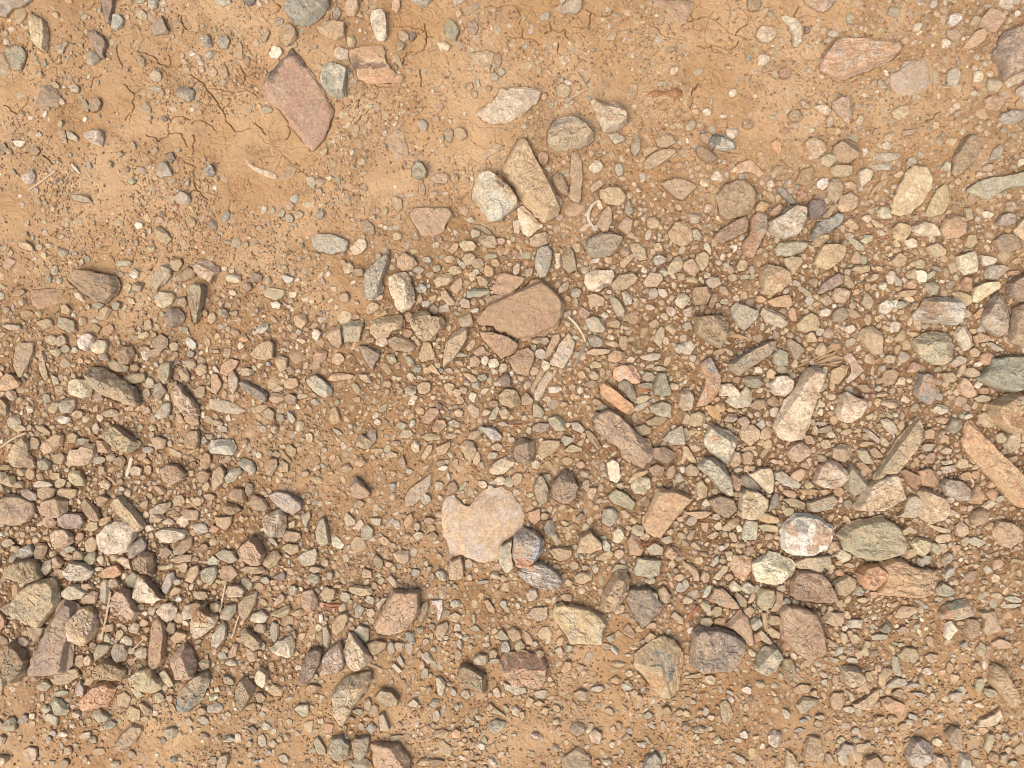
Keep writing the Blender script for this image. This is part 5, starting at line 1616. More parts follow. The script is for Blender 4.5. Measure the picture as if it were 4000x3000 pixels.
@844,1373,15,8,0;T
@1724,1446,10,10,0;D/B
@3589,2614,10,10,0;C/O
@2775,2844,10,10,0;C
@1369,2349,12,9,0;G
@693,1415,13,8,0;D/K
@3390,2702,10,10,0;P/W
@1049,1422,10,10,0;L
@3384,1548,10,10,0;C
@1742,2491,12,9,0;G/C
@2279,2627,9,12,0;C/O
@3354,1681,12,9,0;T
@1712,1355,12,9,0;T
@3456,2346,10,9,0;P
@2454,2560,16,6,0;L
@3613,2343,12,8,0;P/O
@1755,2672,10,8,0;G
@3842,2186,12,7,0;G
@1501,2289,9,9,0;O
@1012,2759,9,9,0;G
@1779,1201,8,8,0;G/B
@3607,1584,6,6,0;T
@385,2259,6,6,0;O
@964,2024,6,6,0;T
@1911,2916,6,6,0;U
"""
stones = []
for ln in DATA.strip().split('\n'):
    f = ln.split(';'); r = dict(cols=f[1].split('/'), h='m', d='')
    if ln[0] == '@':
        cx, cy, a, b, an = map(float, f[0][1:].split(',')); t = np.linspace(0, 2 * math.pi, 8)[:-1] + rng.uniform(0, .7) + rng.uniform(-.26, .26, 7)
        an = math.radians(an); rr = rng.uniform(0.85, 1.25, 7); x = a * np.cos(t) * rr; y = b * np.sin(t) * rr
        r['P'] = np.stack([cx + x * math.cos(an) - y * math.sin(an), cy + x * math.sin(an) + y * math.cos(an)], 1)
        r['h'] = 'lmmt'[rng.integers(4)]
    else:
        r['P'] = np.array([[float(v) for v in q.split(',')] for q in f[0].split()]); r['h'] = f[2]; r['d'] = f[3] if len(f) > 3 else ''
    stones.append(r)

DENS = ["2321231111112234", "1221122121111223", "2221122122222334", "2111233355555554", "2222335666777766", "4455556666677777",
        "6655444555578777", "6665433456788777", "7776654455788766", "8776554433578754", "5554433333444443", "2223322333333333"]
DENS = np.array([[int(c) for c in r] for r in DENS]) / 9.0
def dens(px, py):
    x = np.clip(np.asarray(px) / 250 - .5, 0, 14.999); y = np.clip(np.asarray(py) / 250 - .5, 0, 10.999)
    ix = np.floor(x).astype(int); iy = np.floor(y).astype(int); fx = x - ix; fy = y - iy
    return (DENS[iy, ix] * (1 - fx) + DENS[iy, ix + 1] * fx) * (1 - fy) + (DENS[iy + 1, ix] * (1 - fx) + DENS[iy + 1, ix + 1] * fx) * fy

# occupancy raster at a quarter of the photo's resolution, with a margin
MG = 600; RW, RH = (4000 + 2 * MG) // 4, (3000 + 2 * MG) // 4
occ = np.zeros((RH, RW), bool)
def raster(P):
    Q = (P + MG) / 4; x0, y0 = np.floor(Q.min(0)).astype(int); x1, y1 = np.ceil(Q.max(0)).astype(int)
    x0 = max(x0, 0); y0 = max(y0, 0); x1 = min(x1, RW - 1); y1 = min(y1, RH - 1)
    X, Y = np.meshgrid(np.arange(x0, x1 + 1) + .5, np.arange(y0, y1 + 1) + .5); ins = np.zeros(X.shape, bool)
    for i in range(len(Q)):
        a = Q[i]; b = Q[(i + 1) % len(Q)]; c = (a[1] > Y) != (b[1] > Y)
        ins ^= c & (X < (b[0] - a[0]) * (Y - a[1]) / (b[1] - a[1] + 1e-9) + a[0])
    return x0, y0, ins
press = np.zeros((RH, RW), np.float32)
for r in stones:
    x0, y0, m = raster(r['P']); sl_ = (slice(y0, y0 + m.shape[0]), slice(x0, x0 + m.shape[1])); occ[sl_] |= m
    if r['h'][0] != 'e': press[sl_] = np.maximum(press[sl_], m.astype(np.float32))
def blur(a, k=1):
    for _ in range(k):
        a = (a + np.roll(a, 1, 0) + np.roll(a, -1, 0)) / 3; a = (a + np.roll(a, 1, 1) + np.roll(a, -1, 1)) / 3
    return a
press = np.clip(blur(press, 2) * 1.6 - 0.6, 0, 1)
def fieldat(fld, px, py):
    x = np.clip((px + MG) / 4 - .5, 0, RW - 1.01); y = np.clip((py + MG) / 4 - .5, 0, RH - 1.01)
    ix = x.astype(int); iy = y.astype(int); fx = x - ix; fy = y - iy
    return (fld[iy, ix] * (1 - fx) + fld[iy, ix + 1] * fx) * (1 - fy) + (fld[iy + 1, ix] * (1 - fx) + fld[iy + 1, ix + 1] * fx) * fy

# ---------------------------------------------------------------- the ground: one sheet, with cracks
def base_h(x, y):
    return 0.007 * vnoise(x, y, .31, 1) + 0.004 * vnoise(x, y, .09, 2) + 0.0022 * vnoise(x, y, .033, 3)
def fine_h(x, y):
    return 0.0011 * vnoise(x, y, .013, 4) + 0.0008 * vnoise(x, y, .0055, 5) + 0.0007 * vnoise(x, y, .0026, 6)
CR = {(0, 0): """1235,480 1255,500 1290,520 1318,530 1330,560 1340,580 1375,570 1410,575 1440,580 1480,590 1520,598 1560,590 1610,585 1640,595 1665,615
1340,580 1370,610 1400,650 1415,680 1440,710 1460,740 1470,790 1500,820 1530,850 1580,840 1620,825|1340,580 1325,620 1290,645|865,600 860,640 850,660 865,690 850,725 825,740 810,770
865,600 900,575 930,570|865,600 830,575 800,540|1025,915 990,885 945,868|1025,915 1045,890 1080,880 1095,860 1085,830 1105,775 1085,700|1095,860 1130,855 1170,860 1190,900 1215,950|1105,775 1150,750 1200,760 1230,775
1030,410 990,360 940,335 890,325|1030,410 1090,430 1110,400 1090,350|1565,545 1590,490 1570,450 1565,400|1590,490 1630,480 1660,460|1240,800 1280,775 1320,780 1350,800 1390,840|1250,870 1265,910 1245,940 1245,1000
610,15 595,40 565,60|115,730 140,700 165,680 180,620|115,730 60,700 20,680|1270,1225 1255,1150 1265,1080 1225,1060 1190,1040|1270,1225 1230,1250 1190,1270|1270,1225 1310,1265 1340,1290|600,490 585,530 575,555|650,475 600,490
1440,710 1480,680 1500,640|1720,870 1700,830 1640,790|1850,900 1880,850 1860,810|270,1000 310,1030 345,1060|760,290 780,400 790,440|1180,100 1190,170 1210,190|1800,20 1820,50 1770,90 1745,100|2010,560 2025,620 2000,700 1985,760""",
(1333, 0): """550,200 555,240 550,290 525,330 480,350|550,200 510,180 450,170 380,175|555,240 600,240|930,45 970,35 1010,55 1060,40 1120,35 1150,80 1160,110|1320,220 1370,195 1340,140|1370,195 1420,210 1450,190
1200,255 1250,260 1280,290 1330,295|1200,255 1140,245 1080,240|1180,250 1185,190|1590,60 1620,75 1660,100 1700,100 1690,70|1700,100 1750,90 1765,60|1620,75 1615,130 1610,180 1560,180 1500,170|2110,235 2060,180 2020,160|2110,235 2150,240 2211,250
130,740 160,735 190,700|130,740 100,790|510,450 520,520 515,560|540,150 545,190 530,210|400,420 430,340 470,330|215,550 260,560 330,560|1410,280 1400,340 1430,360|1450,190 1460,240 1500,260""",
(2667, 0): """0,160 40,130 80,115 130,105 200,115 245,140 280,170 310,200 350,220 400,240 450,245|350,220 370,180 420,150 430,90 380,40|250,100 200,115|370,250 350,290 280,310|100,290 160,300 200,280 195,320 240,330
730,130 745,60 760,30|770,330 800,380 870,385|1580,780 1620,770 1650,730 1680,720|75,560 60,600 50,700|100,990 200,970 290,980 370,990|80,570 110,530|30,50 60,90 80,115|0,20 30,50"""}
K = 1333 / 2211.
segs = []
for (ox, oy), t in CR.items():
    for pl in t.replace('\n', '|').split('|'):
        q = np.array([[float(v) for v in p.split(',')] for p in pl.split()]) * K + [ox, oy]
        for _ in range(3):                      # fractal refinement of the crack line
            mid = (q[1:] + q[:-1]) / 2; d = q[1:] - q[:-1]; nrm = np.stack([-d[:, 1], d[:, 0]], 1)
            mid = mid + nrm * rng.uniform(-.17, .17, (len(mid), 1)); z = np.empty((len(q) + len(mid), 2)); z[0::2] = q; z[1::2] = mid; q = z
        L = np.linspace(0, 1, len(q) - 1); wd = 1.0 - 0.5 * L
        segs += [(q[i], q[i + 1], wd[i]) for i in range(len(q) - 1)]
def grow(a, b, d0, n):
    s = [];  d = d0
    v = a
    while v < b and n > 0:
        d *= 1.12; v += d; s.append(v)
    return s
DX = 0.00074
core_x = np.arange(-0.75, 0.7501, DX); core_y = np.concatenate([np.arange(-0.565, 0.10, .00105), np.arange(0.10, 0.5651, DX)])
ox_ = np.array(grow(0.75, 12, DX, 1)); oy_ = np.array(grow(0.565, 12, DX, 1))
gx = np.concatenate([-ox_[::-1], core_x, ox_]); gy = np.concatenate([-oy_[::-1], core_y, oy_])
X, Y = np.meshgrid(gx, gy); nx, ny = len(gx), len(gy)
PX = X / S + 2000; PY = 1500 - Y / S
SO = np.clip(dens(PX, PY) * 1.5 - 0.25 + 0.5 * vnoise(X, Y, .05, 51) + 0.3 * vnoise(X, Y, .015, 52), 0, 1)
Z = base_h(X, Y) + fine_h(X, Y) + SO * (.0016 * vnoise(X, Y, .0042, 61) + .0014 * vnoise(X, Y, .0024, 62))
clay = np.clip(1 - dens(PX, PY) * 2.4, 0, 1)
# traced cracks
cut = np.zeros(X.shape, np.float32)
i0, j0 = len(ox_), len(oy_)
for a, b, wd in segs:
    ax, ay = W(*a); bx, by = W(*b); pad = 0.004
    xa, xb = sorted((ax, bx)); ya, yb = sorted((ay, by))
    ia, ib = np.searchsorted(gx, (xa - pad, xb + pad)); ja, jb = np.searchsorted(gy, (ya - pad, yb + pad))
    if ib <= ia or jb <= ja: continue
    xs = X[ja:jb, ia:ib]; ys = Y[ja:jb, ia:ib]; dx, dy = bx - ax, by - ay; l2 = dx * dx + dy * dy + 1e-12
    t = np.clip(((xs - ax) * dx + (ys - ay) * dy) / l2, 0, 1); dd = np.hypot(xs - ax - t * dx, ys - ay - t * dy)
    cut[ja:jb, ia:ib] = np.maximum(cut[ja:jb, ia:ib], np.clip(1.3 - dd / (0.00072 * (.5 + .5 * wd)), 0, 1) * (0.35 + 0.65 * wd))
Z -= 0.008 * cut
# fine shrinkage network in the bare clay
wx = X + 0.007 * vnoise(X, Y, .02, 21) + 0.004 * vnoise(X, Y, .006, 23); wy = Y + 0.010 * vnoise(X, Y, .02, 22) + 0.006 * vnoise(X, Y, .006, 24)
for cell, dep, sd in ((0.030, 0.0016, 31), (0.014, 0.0010, 41)):
    cx_ = np.floor(wx / cell); cy_ = np.floor(wy / cell); d1 = np.full(X.shape, 9.); d2 = np.full(X.shape, 9.)
    for oi in (-1, 0, 1):
        for oj in (-1, 0, 1):
            qx = cx_ + oi; qy = cy_ + oj; ex = (qx + hsh(qx + 5000, qy + 5000, sd)) * cell - wx; ey = (qy + hsh(qx + 5000, qy + 5000, sd + 1)) * cell - wy
            d = np.hypot(ex, ey); m = d < d1; d2 = np.where(m, d1, np.minimum(d2, d)); d1 = np.where(m, d, d1)
    part = np.clip(vnoise(X, Y, cell * 2.3, sd + 2) * 4 + 0.1, 0, 1)
    Z -= dep * 2.0 * np.clip(1.2 - (d2 - d1) / 0.0010, 0, 1) * part * (0.15 + 0.85 * clay)
inner = (np.abs(X) < 0.9) & (np.abs(Y) < 0.72)
bank = blur(occ.astype(np.float32), 7)
Z -= np.where(inner, 0.004 * fieldat(press, PX, PY) - 0.0016 * fieldat(bank, PX, PY) * (1 - 2.6 * dens(PX, PY)), 0)
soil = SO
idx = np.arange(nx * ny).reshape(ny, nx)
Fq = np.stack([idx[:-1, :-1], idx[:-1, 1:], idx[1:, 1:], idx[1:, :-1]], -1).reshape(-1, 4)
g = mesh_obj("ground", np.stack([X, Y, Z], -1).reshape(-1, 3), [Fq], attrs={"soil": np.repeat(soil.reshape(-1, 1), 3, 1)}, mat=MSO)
g["kind"] = "structure"
del X, Y, Z, PX, PY, wx, wy, cut, d1, d2, Fq, idx

# ---------------------------------------------------------------- stones
HF = dict(e=0.10, l=0.22, m=0.46, t=0.66); HMAX = dict(e=8, l=18, m=44, t=66)
def rock(P, hc, rg, n, ss, rough=1.0, lay=False, flat=False):
    """P outline in local metres (ccw, centred); returns verts, faces, height"""
    # Chaikin once, resample, roughen
    Q = np.empty((2 * len(P), 2)); nxt = np.roll(P, -1, 0); Q[0::2] = P * .94 + nxt * .06; Q[1::2] = P * .06 + nxt * .94
    dl = np.hypot(*(np.roll(Q, -1, 0) - Q).T); cs = np.concatenate([[0], np.cumsum(dl)]); Qc = np.vstack([Q, Q[:1]])
    t = np.linspace(0, cs[-1], n + 1)[:-1]; q = np.stack([np.interp(t, cs, Qc[:, 0]), np.interp(t, cs, Qc[:, 1])], 1)
    ar = abs(np.dot(q[:, 0], np.roll(q[:, 1], 1)) - np.dot(q[:, 1], np.roll(q[:, 0], 1))) / 2
    per = cs[-1]; wdt = 2 * ar / per; size = math.sqrt(ar)
    H = min(HF[hc] * wdt * 1.7, HMAX[hc] * S) * rg.uniform(.85, 1.12)
    sd = int(rg.integers(1e6)); nr = np.stack([np.roll(q[:, 1], -1) - np.roll(q[:, 1], 1), -(np.roll(q[:, 0], -1) - np.roll(q[:, 0], 1))], 1)
    nr /= np.hypot(*nr.T)[:, None] + 1e-12
    j = vnoise(q[:, 0], q[:, 1], size * .28, sd) * .05 * size + vnoise(q[:, 0], q[:, 1], size * .10, sd + 1) * .05 * size + vnoise(q[:, 0], q[:, 1], size * .04, sd + 1) * .018 * size
    q = q + nr * (j * rough)[:, None]
    C = np.fft.fft(q[:, 0] + 1j * q[:, 1]); k = np.abs(np.fft.fftfreq(n, 1 / n))
    rings = []; svals = []
    for s in ss:
        z = np.fft.ifft(C * np.where(k == 0, 1, s ** np.maximum(np.minimum(k, 3 + k * .25), 0))); rings.append(np.stack([z.real, z.imag], 1)); svals.append(s)
    XY = np.vstack(rings[::-1]) if False else np.vstack(rings); sv = np.repeat(svals, n)
    cen = np.array([C[0].real / n, C[0].imag / n])
    XY = np.vstack([XY, cen]); sv = np.append(sv, 0)
    x, y = XY[:, 0] - cen[0], XY[:, 1] - cen[1]
    ext = np.abs(x).max(), np.abs(y).max(); R = max(ext)
    # facets: a tilted top, bevels that start on the outline's own edges, and a cut or two
    a = rg.uniform(0, 2 * math.pi); sl = rg.uniform(0.03, .40 if hc in 'mt' else .12) * H / R
    z = H * rg.uniform(.84, .98) + (x * math.cos(a) + y * math.sin(a)) * sl
    side = {'e': -.35, 'l': .45, 'm': .34, 't': .32}[hc]
    Pe = P - cen; ed = np.roll(Pe, -1, 0) - Pe; an_ = np.arctan2(ed[:, 1], ed[:, 0]); run = None
    for i in range(len(Pe)):
        if run is None or abs((an_[i] - an_[i - 1] + math.pi) % (2 * math.pi) - math.pi) > .42 or rg.random() < .1:
            run = wdt * (rg.uniform(.03, .14) if rg.random() < .68 else rg.uniform(.25, .8)) * (.4 if hc in 'el' else 1); run = min(run, wdt * .22) if flat else run; sh = side * rg.uniform(.6, 1.3)
        nx_, ny_ = -math.sin(an_[i]), math.cos(an_[i])
        if ((Pe - Pe[i]) @ np.array([nx_, ny_])).min() < -.10 * size: continue
        dd = (x - Pe[i, 0]) * nx_ + (y - Pe[i, 1]) * ny_
        z = np.minimum(z, H * (sh + (1 - sh) * np.clip(dd, 0, None) / run))
    for _ in range(rg.integers(0, 3) if hc in 'mt' else 0):
        a = rg.uniform(0, 2 * math.pi); u = x * math.cos(a) + y * math.sin(a); ue = u.max()
        d = ue * rg.uniform(-.1, .6); drop = rg.uniform(.25, .6); z = np.minimum(z, H - (u - d) / (ue - d + 1e-9) * H * drop)
    pw = {'e': 3, 'l': 26, 'm': 22, 't': 22}[hc]
    prof = np.sqrt(np.clip(1 - sv ** pw, 0, 1)); zb = min(side, .30) * H; z = zb + (z - zb) * prof
    am = {'e': .45, 'l': .24, 'm': .065, 't': .065}[hc] * H * rough * (1.8 if size > 110 * S and hc in 'mt' else 1.3 if size > 150 * S and hc == 'e' else 1); fade = np.clip(prof * 1.6, 0, 1)
    z = z + fade * (vnoise(x, y, size * .30, sd + 3) * am * 1.5 + vnoise(x, y, size * .12, sd + 4) * am + np.abs(vnoise(x, y * 1.0, size * .06, sd + 5)) * -am * .8)
    z = z + fade * vnoise(x * .25, y, size * .07, sd + 9) * am * (.8 if lay else .1)
    if hc in 'lmt' and size > 34 * S:      # chipped ledges
        st1 = vnoise(x, y, size * .55, sd + 11) * 2.6 + vnoise(x, y, size * .14, sd + 12) * .7; z = z + fade * (np.round(st1 * 2) / 2) * H * .085
        st2 = vnoise(x, y, size * .25, sd + 13) * 2.4 + vnoise(x, y, size * .07, sd + 14) * .6; z = z + fade * np.round(st2) * H * .05
    # add a skirt going below the soil
    sk = rings[0] if False else XY[:n]
    low = np.column_stack([cen + (sk - cen) * .97, np.full(n, -0.0025 - .2 * H)])
    V = np.vstack([low, np.column_stack([XY, z])]); V[:, :2] -= 0
    m = len(ss) + 1; i = np.arange(n); i2 = (i + 1) % n
    F = [np.stack([r * n + i, r * n + i2, (r + 1) * n + i2, (r + 1) * n + i], 1) for r in range(m - 1)]
    top = m * n; T = np.stack([(m - 1) * n + i, (m - 1) * n + i2, np.full(n, top)], 1)
    return V, [np.vstack(F), T], H
SS_L = (1, .992, .98) + tuple(np.linspace(.965, .02, 31)); SS_M = (1, .985, .955) + tuple(np.linspace(.90, .06, 10)); SS_F = (1, .94, .76, .45)
SS_S = (1, .93, .78, .5)
def prep(r):
    P = r['P'].copy(); x, y = W(P[:, 0], P[:, 1]); p = np.stack([x, y], 1)
    if (np.dot(p[:, 0], np.roll(p[:, 1], -1)) - np.dot(p[:, 1], np.roll(p[:, 0], -1))) < 0: p = p[::-1]
    A = np.dot(p[:, 0], np.roll(p[:, 1], -1)) - np.dot(p[:, 1], np.roll(p[:, 0], -1))
    cr = p[:, 0] * np.roll(p[:, 1], -1) - np.roll(p[:, 0], -1) * p[:, 1]
    c = np.array([((p[:, 0] + np.roll(p[:, 0], -1)) * cr).sum(), ((p[:, 1] + np.roll(p[:, 1], -1)) * cr).sum()]) / (3 * A)
    d = p - c; cov = d.T @ d; ev, evec = np.linalg.eigh(cov); ax = evec[:, 1]; ang = math.atan2(ax[1], ax[0])
    R = np.array([[math.cos(ang), math.sin(ang)], [-math.sin(ang), math.cos(ang)]])
    return c, ang, d @ R.T, math.sqrt(A / 2)
def colours(r, rg):
    c = r['cols']; A = PAL[c[0]]; B = PAL[c[1]] * .65 + A * .35 if len(c) > 1 else A * rg.uniform(.8, 1.12)
    j = rg.uniform(.90, 1.10) * (1 + rg.uniform(-.04, .04, 3)); return np.clip(A * j, 0, .8), np.clip(B * j, 0, .8)
# patches on single stones, own colours plus painted-in shaded faces and lit rims: tile x, y, centre, radii, angle, colour, strength
MARKS = [l.split() for l in '''0 0 1810 400 40 130 50 40383d .9|0 0 1760 480 40 60 20 463c3f .85|0 0 1880 350 40 45 0 3c353b .9|0 0 1930 380 22 70 -35 40383d .8|1 0 100 410 60 35 0 483e3e .7
1 0 220 435 90 18 5 5f453f42 .95|1 0 130 440 60 16 10 453f42 .8|1 0 190 400 60 14 0 e3cba6 .7|1 0 330 520 70 30 0 b78468 .6|2 1 190 1182 26 20 20 d6967a .9|1 2 2080 940 70 60 30 8b8c80 .9|1 2 2110 1010 22 60 20 7f857f .9
1 2 2020 1060 60 60 40 bd8d67 .8|2 0 205 915 45 50 0 4f4d50 .85|1 0 1060 1190 110 45 48 94704f .9|2 0 430 1520 55 110 22 ab825e .8|2 0 500 1440 30 90 15 a9a08c .8|0 2 1200 1240 90 40 -20 9fa19c .9
2 1 170 720 45 60 -20 8e8d84 .9|2 1 165 900 50 70 30 b8835a .9|2 1 2150 1060 130 70 10 b88c67 .9|1 2 1180 320 80 35 10 cb9070 .9|1 2 1270 230 40 60 20 a2aab0 .9|1 2 1200 160 60 40 0 a39a92 .7|2 1 1590 800 28 45 0 ae7c5b .9
1 1 920 1600 90 60 10 c8a584 .6|2 2 880 160 60 60 20 b88b64 .9|2 2 680 110 35 40 0 cf9a6a .8|2 2 820 230 40 30 0 bb9270 .7|2 2 740 80 40 35 0 77756e .8|2 2 850 70 55 25 20 c39a76 .7|2 2 700 210 30 25 0 c89868 .6
0 2 1310 640 80 50 35 a17349 .9|0 2 1270 760 60 60 0 d9c4ad .8|2 1 1540 330 70 50 10 a07a5a .8|2 1 1560 390 60 30 0 a07a5a .8|1 0 1300 1120 60 140 -25 c29c72 .5|1 0 1680 680 60 40 30 b8906a .7|1 0 1780 740 60 60 0 d8c5a6 .6
2 2 1700 650 40 40 0 b48b6a .9|2 2 230 610 70 25 40 b58c6a .85|0 2 940 460 40 90 -45 9b7452 .0|0 2 1010 470 22 90 -38 8f6b4c .9|1 0 1450 810 90 25 -5 8a8378 .8|2 0 960 280 90 30 -60 b88b6a .7|2 0 1100 330 150 20 10 b98c6f .5
1 1 350 220 30 70 0 ddc7a5 .5|1 1 1650 130 50 40 0 e6cfa6 .7|1 1 1700 200 60 14 -20 6f6350 .8|2 0 790 1480 1 1 0 888888 .0|2 2 400 950 60 60 0 b79472 .8|2 2 180 1020 120 22 5 b08a68 .8|2 0 480 970 1 1 0 888888 .0
1 2 1150 1110 140 22 10 dcc6a2 .85|1 2 370 660 130 16 -50 d8b79a .7|2 1 600 860 50 30 0 d9b7a4 .6|2 0 420 1080 110 30 10 bf946f .6|0 0 850 1 1 1 0 888888 .0|1 2 60 930 40 70 10 d9c9b4 .7|2 1 250 1330 70 40 30 88888a .5'''.replace('\n', '|').split('|')]  # shade painted on blocky, triangular and two-faced stones; lit rim on dark block
MARKS = [(np.array(W(float(m[2]) * 1333 / 2211 + (0, 1333, 2667)[int(m[0])], float(m[3]) * 1333 / 2211 + (0, 1000, 2000)[int(m[1])])), float(m[4]) * S * .603, float(m[5]) * S * .603, math.radians(float(m[6])), lin(m[7]) * ALB * .92 + COMMON * .08, float(m[8]) * .95) for m in MARKS]
GROUP = "stones strewn over the dry clay"
small = []
for k, r in enumerate(stones):
    rg = np.random.default_rng(1000 + k); c, ang, L, size = prep(r); hc = r['h'][0]
    spx = size / S
    big = bool(r['d'])
    n, ss = (160, SS_L) if spx > 90 else (88, SS_L) if spx > 60 else (40, SS_M) if spx > 22 else (22, SS_M)
    V, F, H = rock(L, hc, rg, n, ss, 1.0, any(q in r['d'] for q in ('layer', 'streak', 'stripe', 'ridged', 'parallel')), any(q in r['d'] for q in ('long', 'rod-', 'rolling', 'sandy', 'boot', 'flat', 'wide', 'oval', 'slab')) and 'ridge' not in r['d'])
    z0 = float(base_h(c[0], c[1])); z0 -= {'e': -.0004, 'l': .0009, 'm': .0010 + .10 * H * rg.random(), 't': .0012 + .10 * H * rg.random()}[hc]; z0 += .0018 if hc != 'e' else .0014
    if '^' in r['h']: z0 += 0.006
    f = (HC - z0 - .3 * H) / HC; c = c * f
    A, B = colours(r, rg); dn = float(dens(r['P'][:, 0].mean(), r['P'][:, 1].mean()))
    dust = {'e': .80, 'l': .55, 'm': .42, 't': .34}[hc] + .14 * (1 - dn)
    d_ = r['d']
    if 'huge' in d_: dust = .45; z0 += .0012
    par = [rg.uniform(.05, 1.0) if not 'smooth' in d_ else .25, .95 if any(q in d_ for q in ('layer', 'streak', 'stripe', 'ridged', 'parallel')) else rg.uniform(0, .12), dust,
           np.clip(17 / spx, .09, 1)]
    if big:
        nm, cat = ("flat_stone", "flat stone") if 'slab' in d_ else ("pebble", "pebble") if 'pebble' in d_ else ("stone_chip", "stone chip") if ('flake' in d_ or 'chip' in d_ or 'sliver' in d_) else ("stone", "stone")
        nv = len(V); CA = np.tile(A, (nv, 1)); CB = np.tile(B, (nv, 1))
        wxy = V[:, :2] @ np.array([[math.cos(ang), math.sin(ang)], [-math.sin(ang), math.cos(ang)]]) + c
        for mc, ra, rb, an2, col, st_ in MARKS:
            if np.hypot(*(mc - c)) > size * 1.3: continue
            dx_, dy_ = (wxy - mc).T; u_ = dx_ * math.cos(an2) - dy_ * math.sin(an2); v_ = dx_ * math.sin(an2) + dy_ * math.cos(an2)
            e_ = np.sqrt((u_ / ra) ** 2 + (v_ / rb) ** 2) + 1.1 * vnoise(wxy[:, 0], wxy[:, 1], .006, 5) + .6 * vnoise(wxy[:, 0], wxy[:, 1], .0025, 6)
            par[2] = min(par[2], .18); k_ = (np.clip((1.15 - e_) / .3, 0, 1) * st_)[:, None]; CA = CA * (1 - k_) + col * k_; CB = CB * (1 - k_ * .75) + col * k_ * .75
        o = mesh_obj(nm, V, F, attrs={"colA": CA, "colB": CB, "par": np.tile(par, (nv, 1))},
                     mat=MGL if ('glossy' in d_ or 'quartz' in d_) else MST, loc=(c[0], c[1], z0), rot=ang)
        o["label"] = d_; o["category"] = cat; o["group"] = GROUP
    else:
        R = np.array([[math.cos(ang), -math.sin(ang)], [math.sin(ang), math.cos(ang)]])
        V = V.copy(); V[:, :2] = V[:, :2] @ R.T + c; V[:, 2] += z0; small.append((V, F, A, B, par, False))

for a, b, wd in segs:
    if wd > .6:
        for u in (0, .5, 1):
            q_ = ((a * (1 - u) + b * u) + MG) / 4; i_, j_ = int(q_[0]), int(q_[1])
            if 1 < i_ < RW - 2 and 1 < j_ < RH - 2: occ[j_ - 1:j_ + 2, i_ - 1:i_ + 2] = True
# random smaller pebbles between the traced ones
cl = vnoise(*np.meshgrid(np.arange(RW) * 4.0, np.arange(RH) * 4.0), 180, 77)
KEYS = ['T', 'P', 'G', 'L', 'C', 'O', 'N', 'Y', 'U', 'B', 'D', 'K', 'W', 'R']; PR_ = np.array([.20, .15, .13, .08, .07, .06, .10, .09, .04, .025, .02, .006, .02, .015]); PR_ /= PR_.sum()
fill = []
for rad, tries in ((30, 3000), (24, 9000), (18, 24000), (13.5, 50000), (10, 80000), (7, 110000)):
    px = rng.uniform(-MG + 30, 4000 + MG - 30, tries); py = rng.uniform(-MG + 30, 3000 + MG - 30, tries)
    dn = dens(px, py); q = cl[((py + MG) / 4).astype(int), ((px + MG) / 4).astype(int)]
    pr = np.clip((dn + .35 * q) * (1.1 if rad < 12 else 1.2 if rad < 16 else .85), .02 if rad < 15 else .006, 1) ** (1.5 if rad < 15 else 2.2); ok = rng.random(tries) < pr
    for x_, y_ in zip(px[ok], py[ok]):
        ra = rad * rng.uniform(.8, 1.25); R4 = ra / 4 * .9; ci = (x_ + MG) / 4; cj = (y_ + MG) / 4; a_ = int(math.ceil(R4)) + 1
        ia, ja = int(ci) - a_, int(cj) - a_; sub = occ[ja:ja + 2 * a_ + 1, ia:ia + 2 * a_ + 1]
        yy, xx = np.ogrid[:sub.shape[0], :sub.shape[1]]; m = (xx + ia + .5 - ci) ** 2 + (yy + ja + .5 - cj) ** 2 < R4 * R4
        if (sub & m).sum() > .16 * m.sum(): continue
        sub |= m; fill.append((x_, y_, ra))
for k, (x_, y_, ra) in enumerate(fill):
    nc = rng.integers(4, 8); t = np.sort(rng.uniform(0, 2 * math.pi, nc)) * .35 + np.linspace(0, 2 * math.pi, nc + 1)[:-1] * .65 + rng.uniform(0, 6)
    asp = rng.uniform(.5, .95); rr = ra * rng.uniform(.82, 1.22, nc); a = rng.uniform(0, 6.28); ex, ey = rr * np.cos(t), rr * asp * np.sin(t)
    P = np.stack([ex * math.cos(a) - ey * math.sin(a), ex * math.sin(a) + ey * math.cos(a)], 1) * S
    dn = float(dens(x_, y_)); hc = 'm' if rng.random() < .25 + .6 * dn else ('l' if rng.random() < .6 else 't')
    if rng.random() < .22 * (1 - dn) + .04: hc = 'e'
    V, F, H = rock(P, hc, rng, 18 if ra > 15 else 13, SS_F if ra > 15 else SS_S, .8)
    wx_, wy_ = W(x_, y_); V = V.copy(); V[:, 0] += wx_; V[:, 1] += wy_; V[:, 2] += float(base_h(wx_, wy_)) + fieldat(press, np.array([x_]), np.array([y_]))[0] * -.002 + rng.uniform(-.0008, .0006)
    i1, i2 = rng.choice(len(KEYS), 2, p=PR_); r_ = dict(cols=[KEYS[i1], KEYS[i2]]); A, B = colours(r_, rng)
    small.append((V, F, A, B, [rng.uniform(.05, .9), rng.uniform(0, .5), rng.uniform(.3, .85) if hc != 'e' else .95, .55], True))
Vs, Qs, Ts, As, Bs, Ps, FQ, FT = [], [], [], [], [], [], [], []; off = 0
for V, F, A, B, pa, fl in small:
    FQ.append(np.full(len(F[0]), fl)); FT.append(np.full(len(F[1]), fl))
    n_ = len(V); Vs.append(V); Qs.append(F[0] + off); Ts.append(F[1] + off); off += n_
    As.append(np.broadcast_to(A, (n_, 3))); Bs.append(np.broadcast_to(B, (n_, 3))); Ps.append(np.broadcast_to(pa, (n_, 4)))
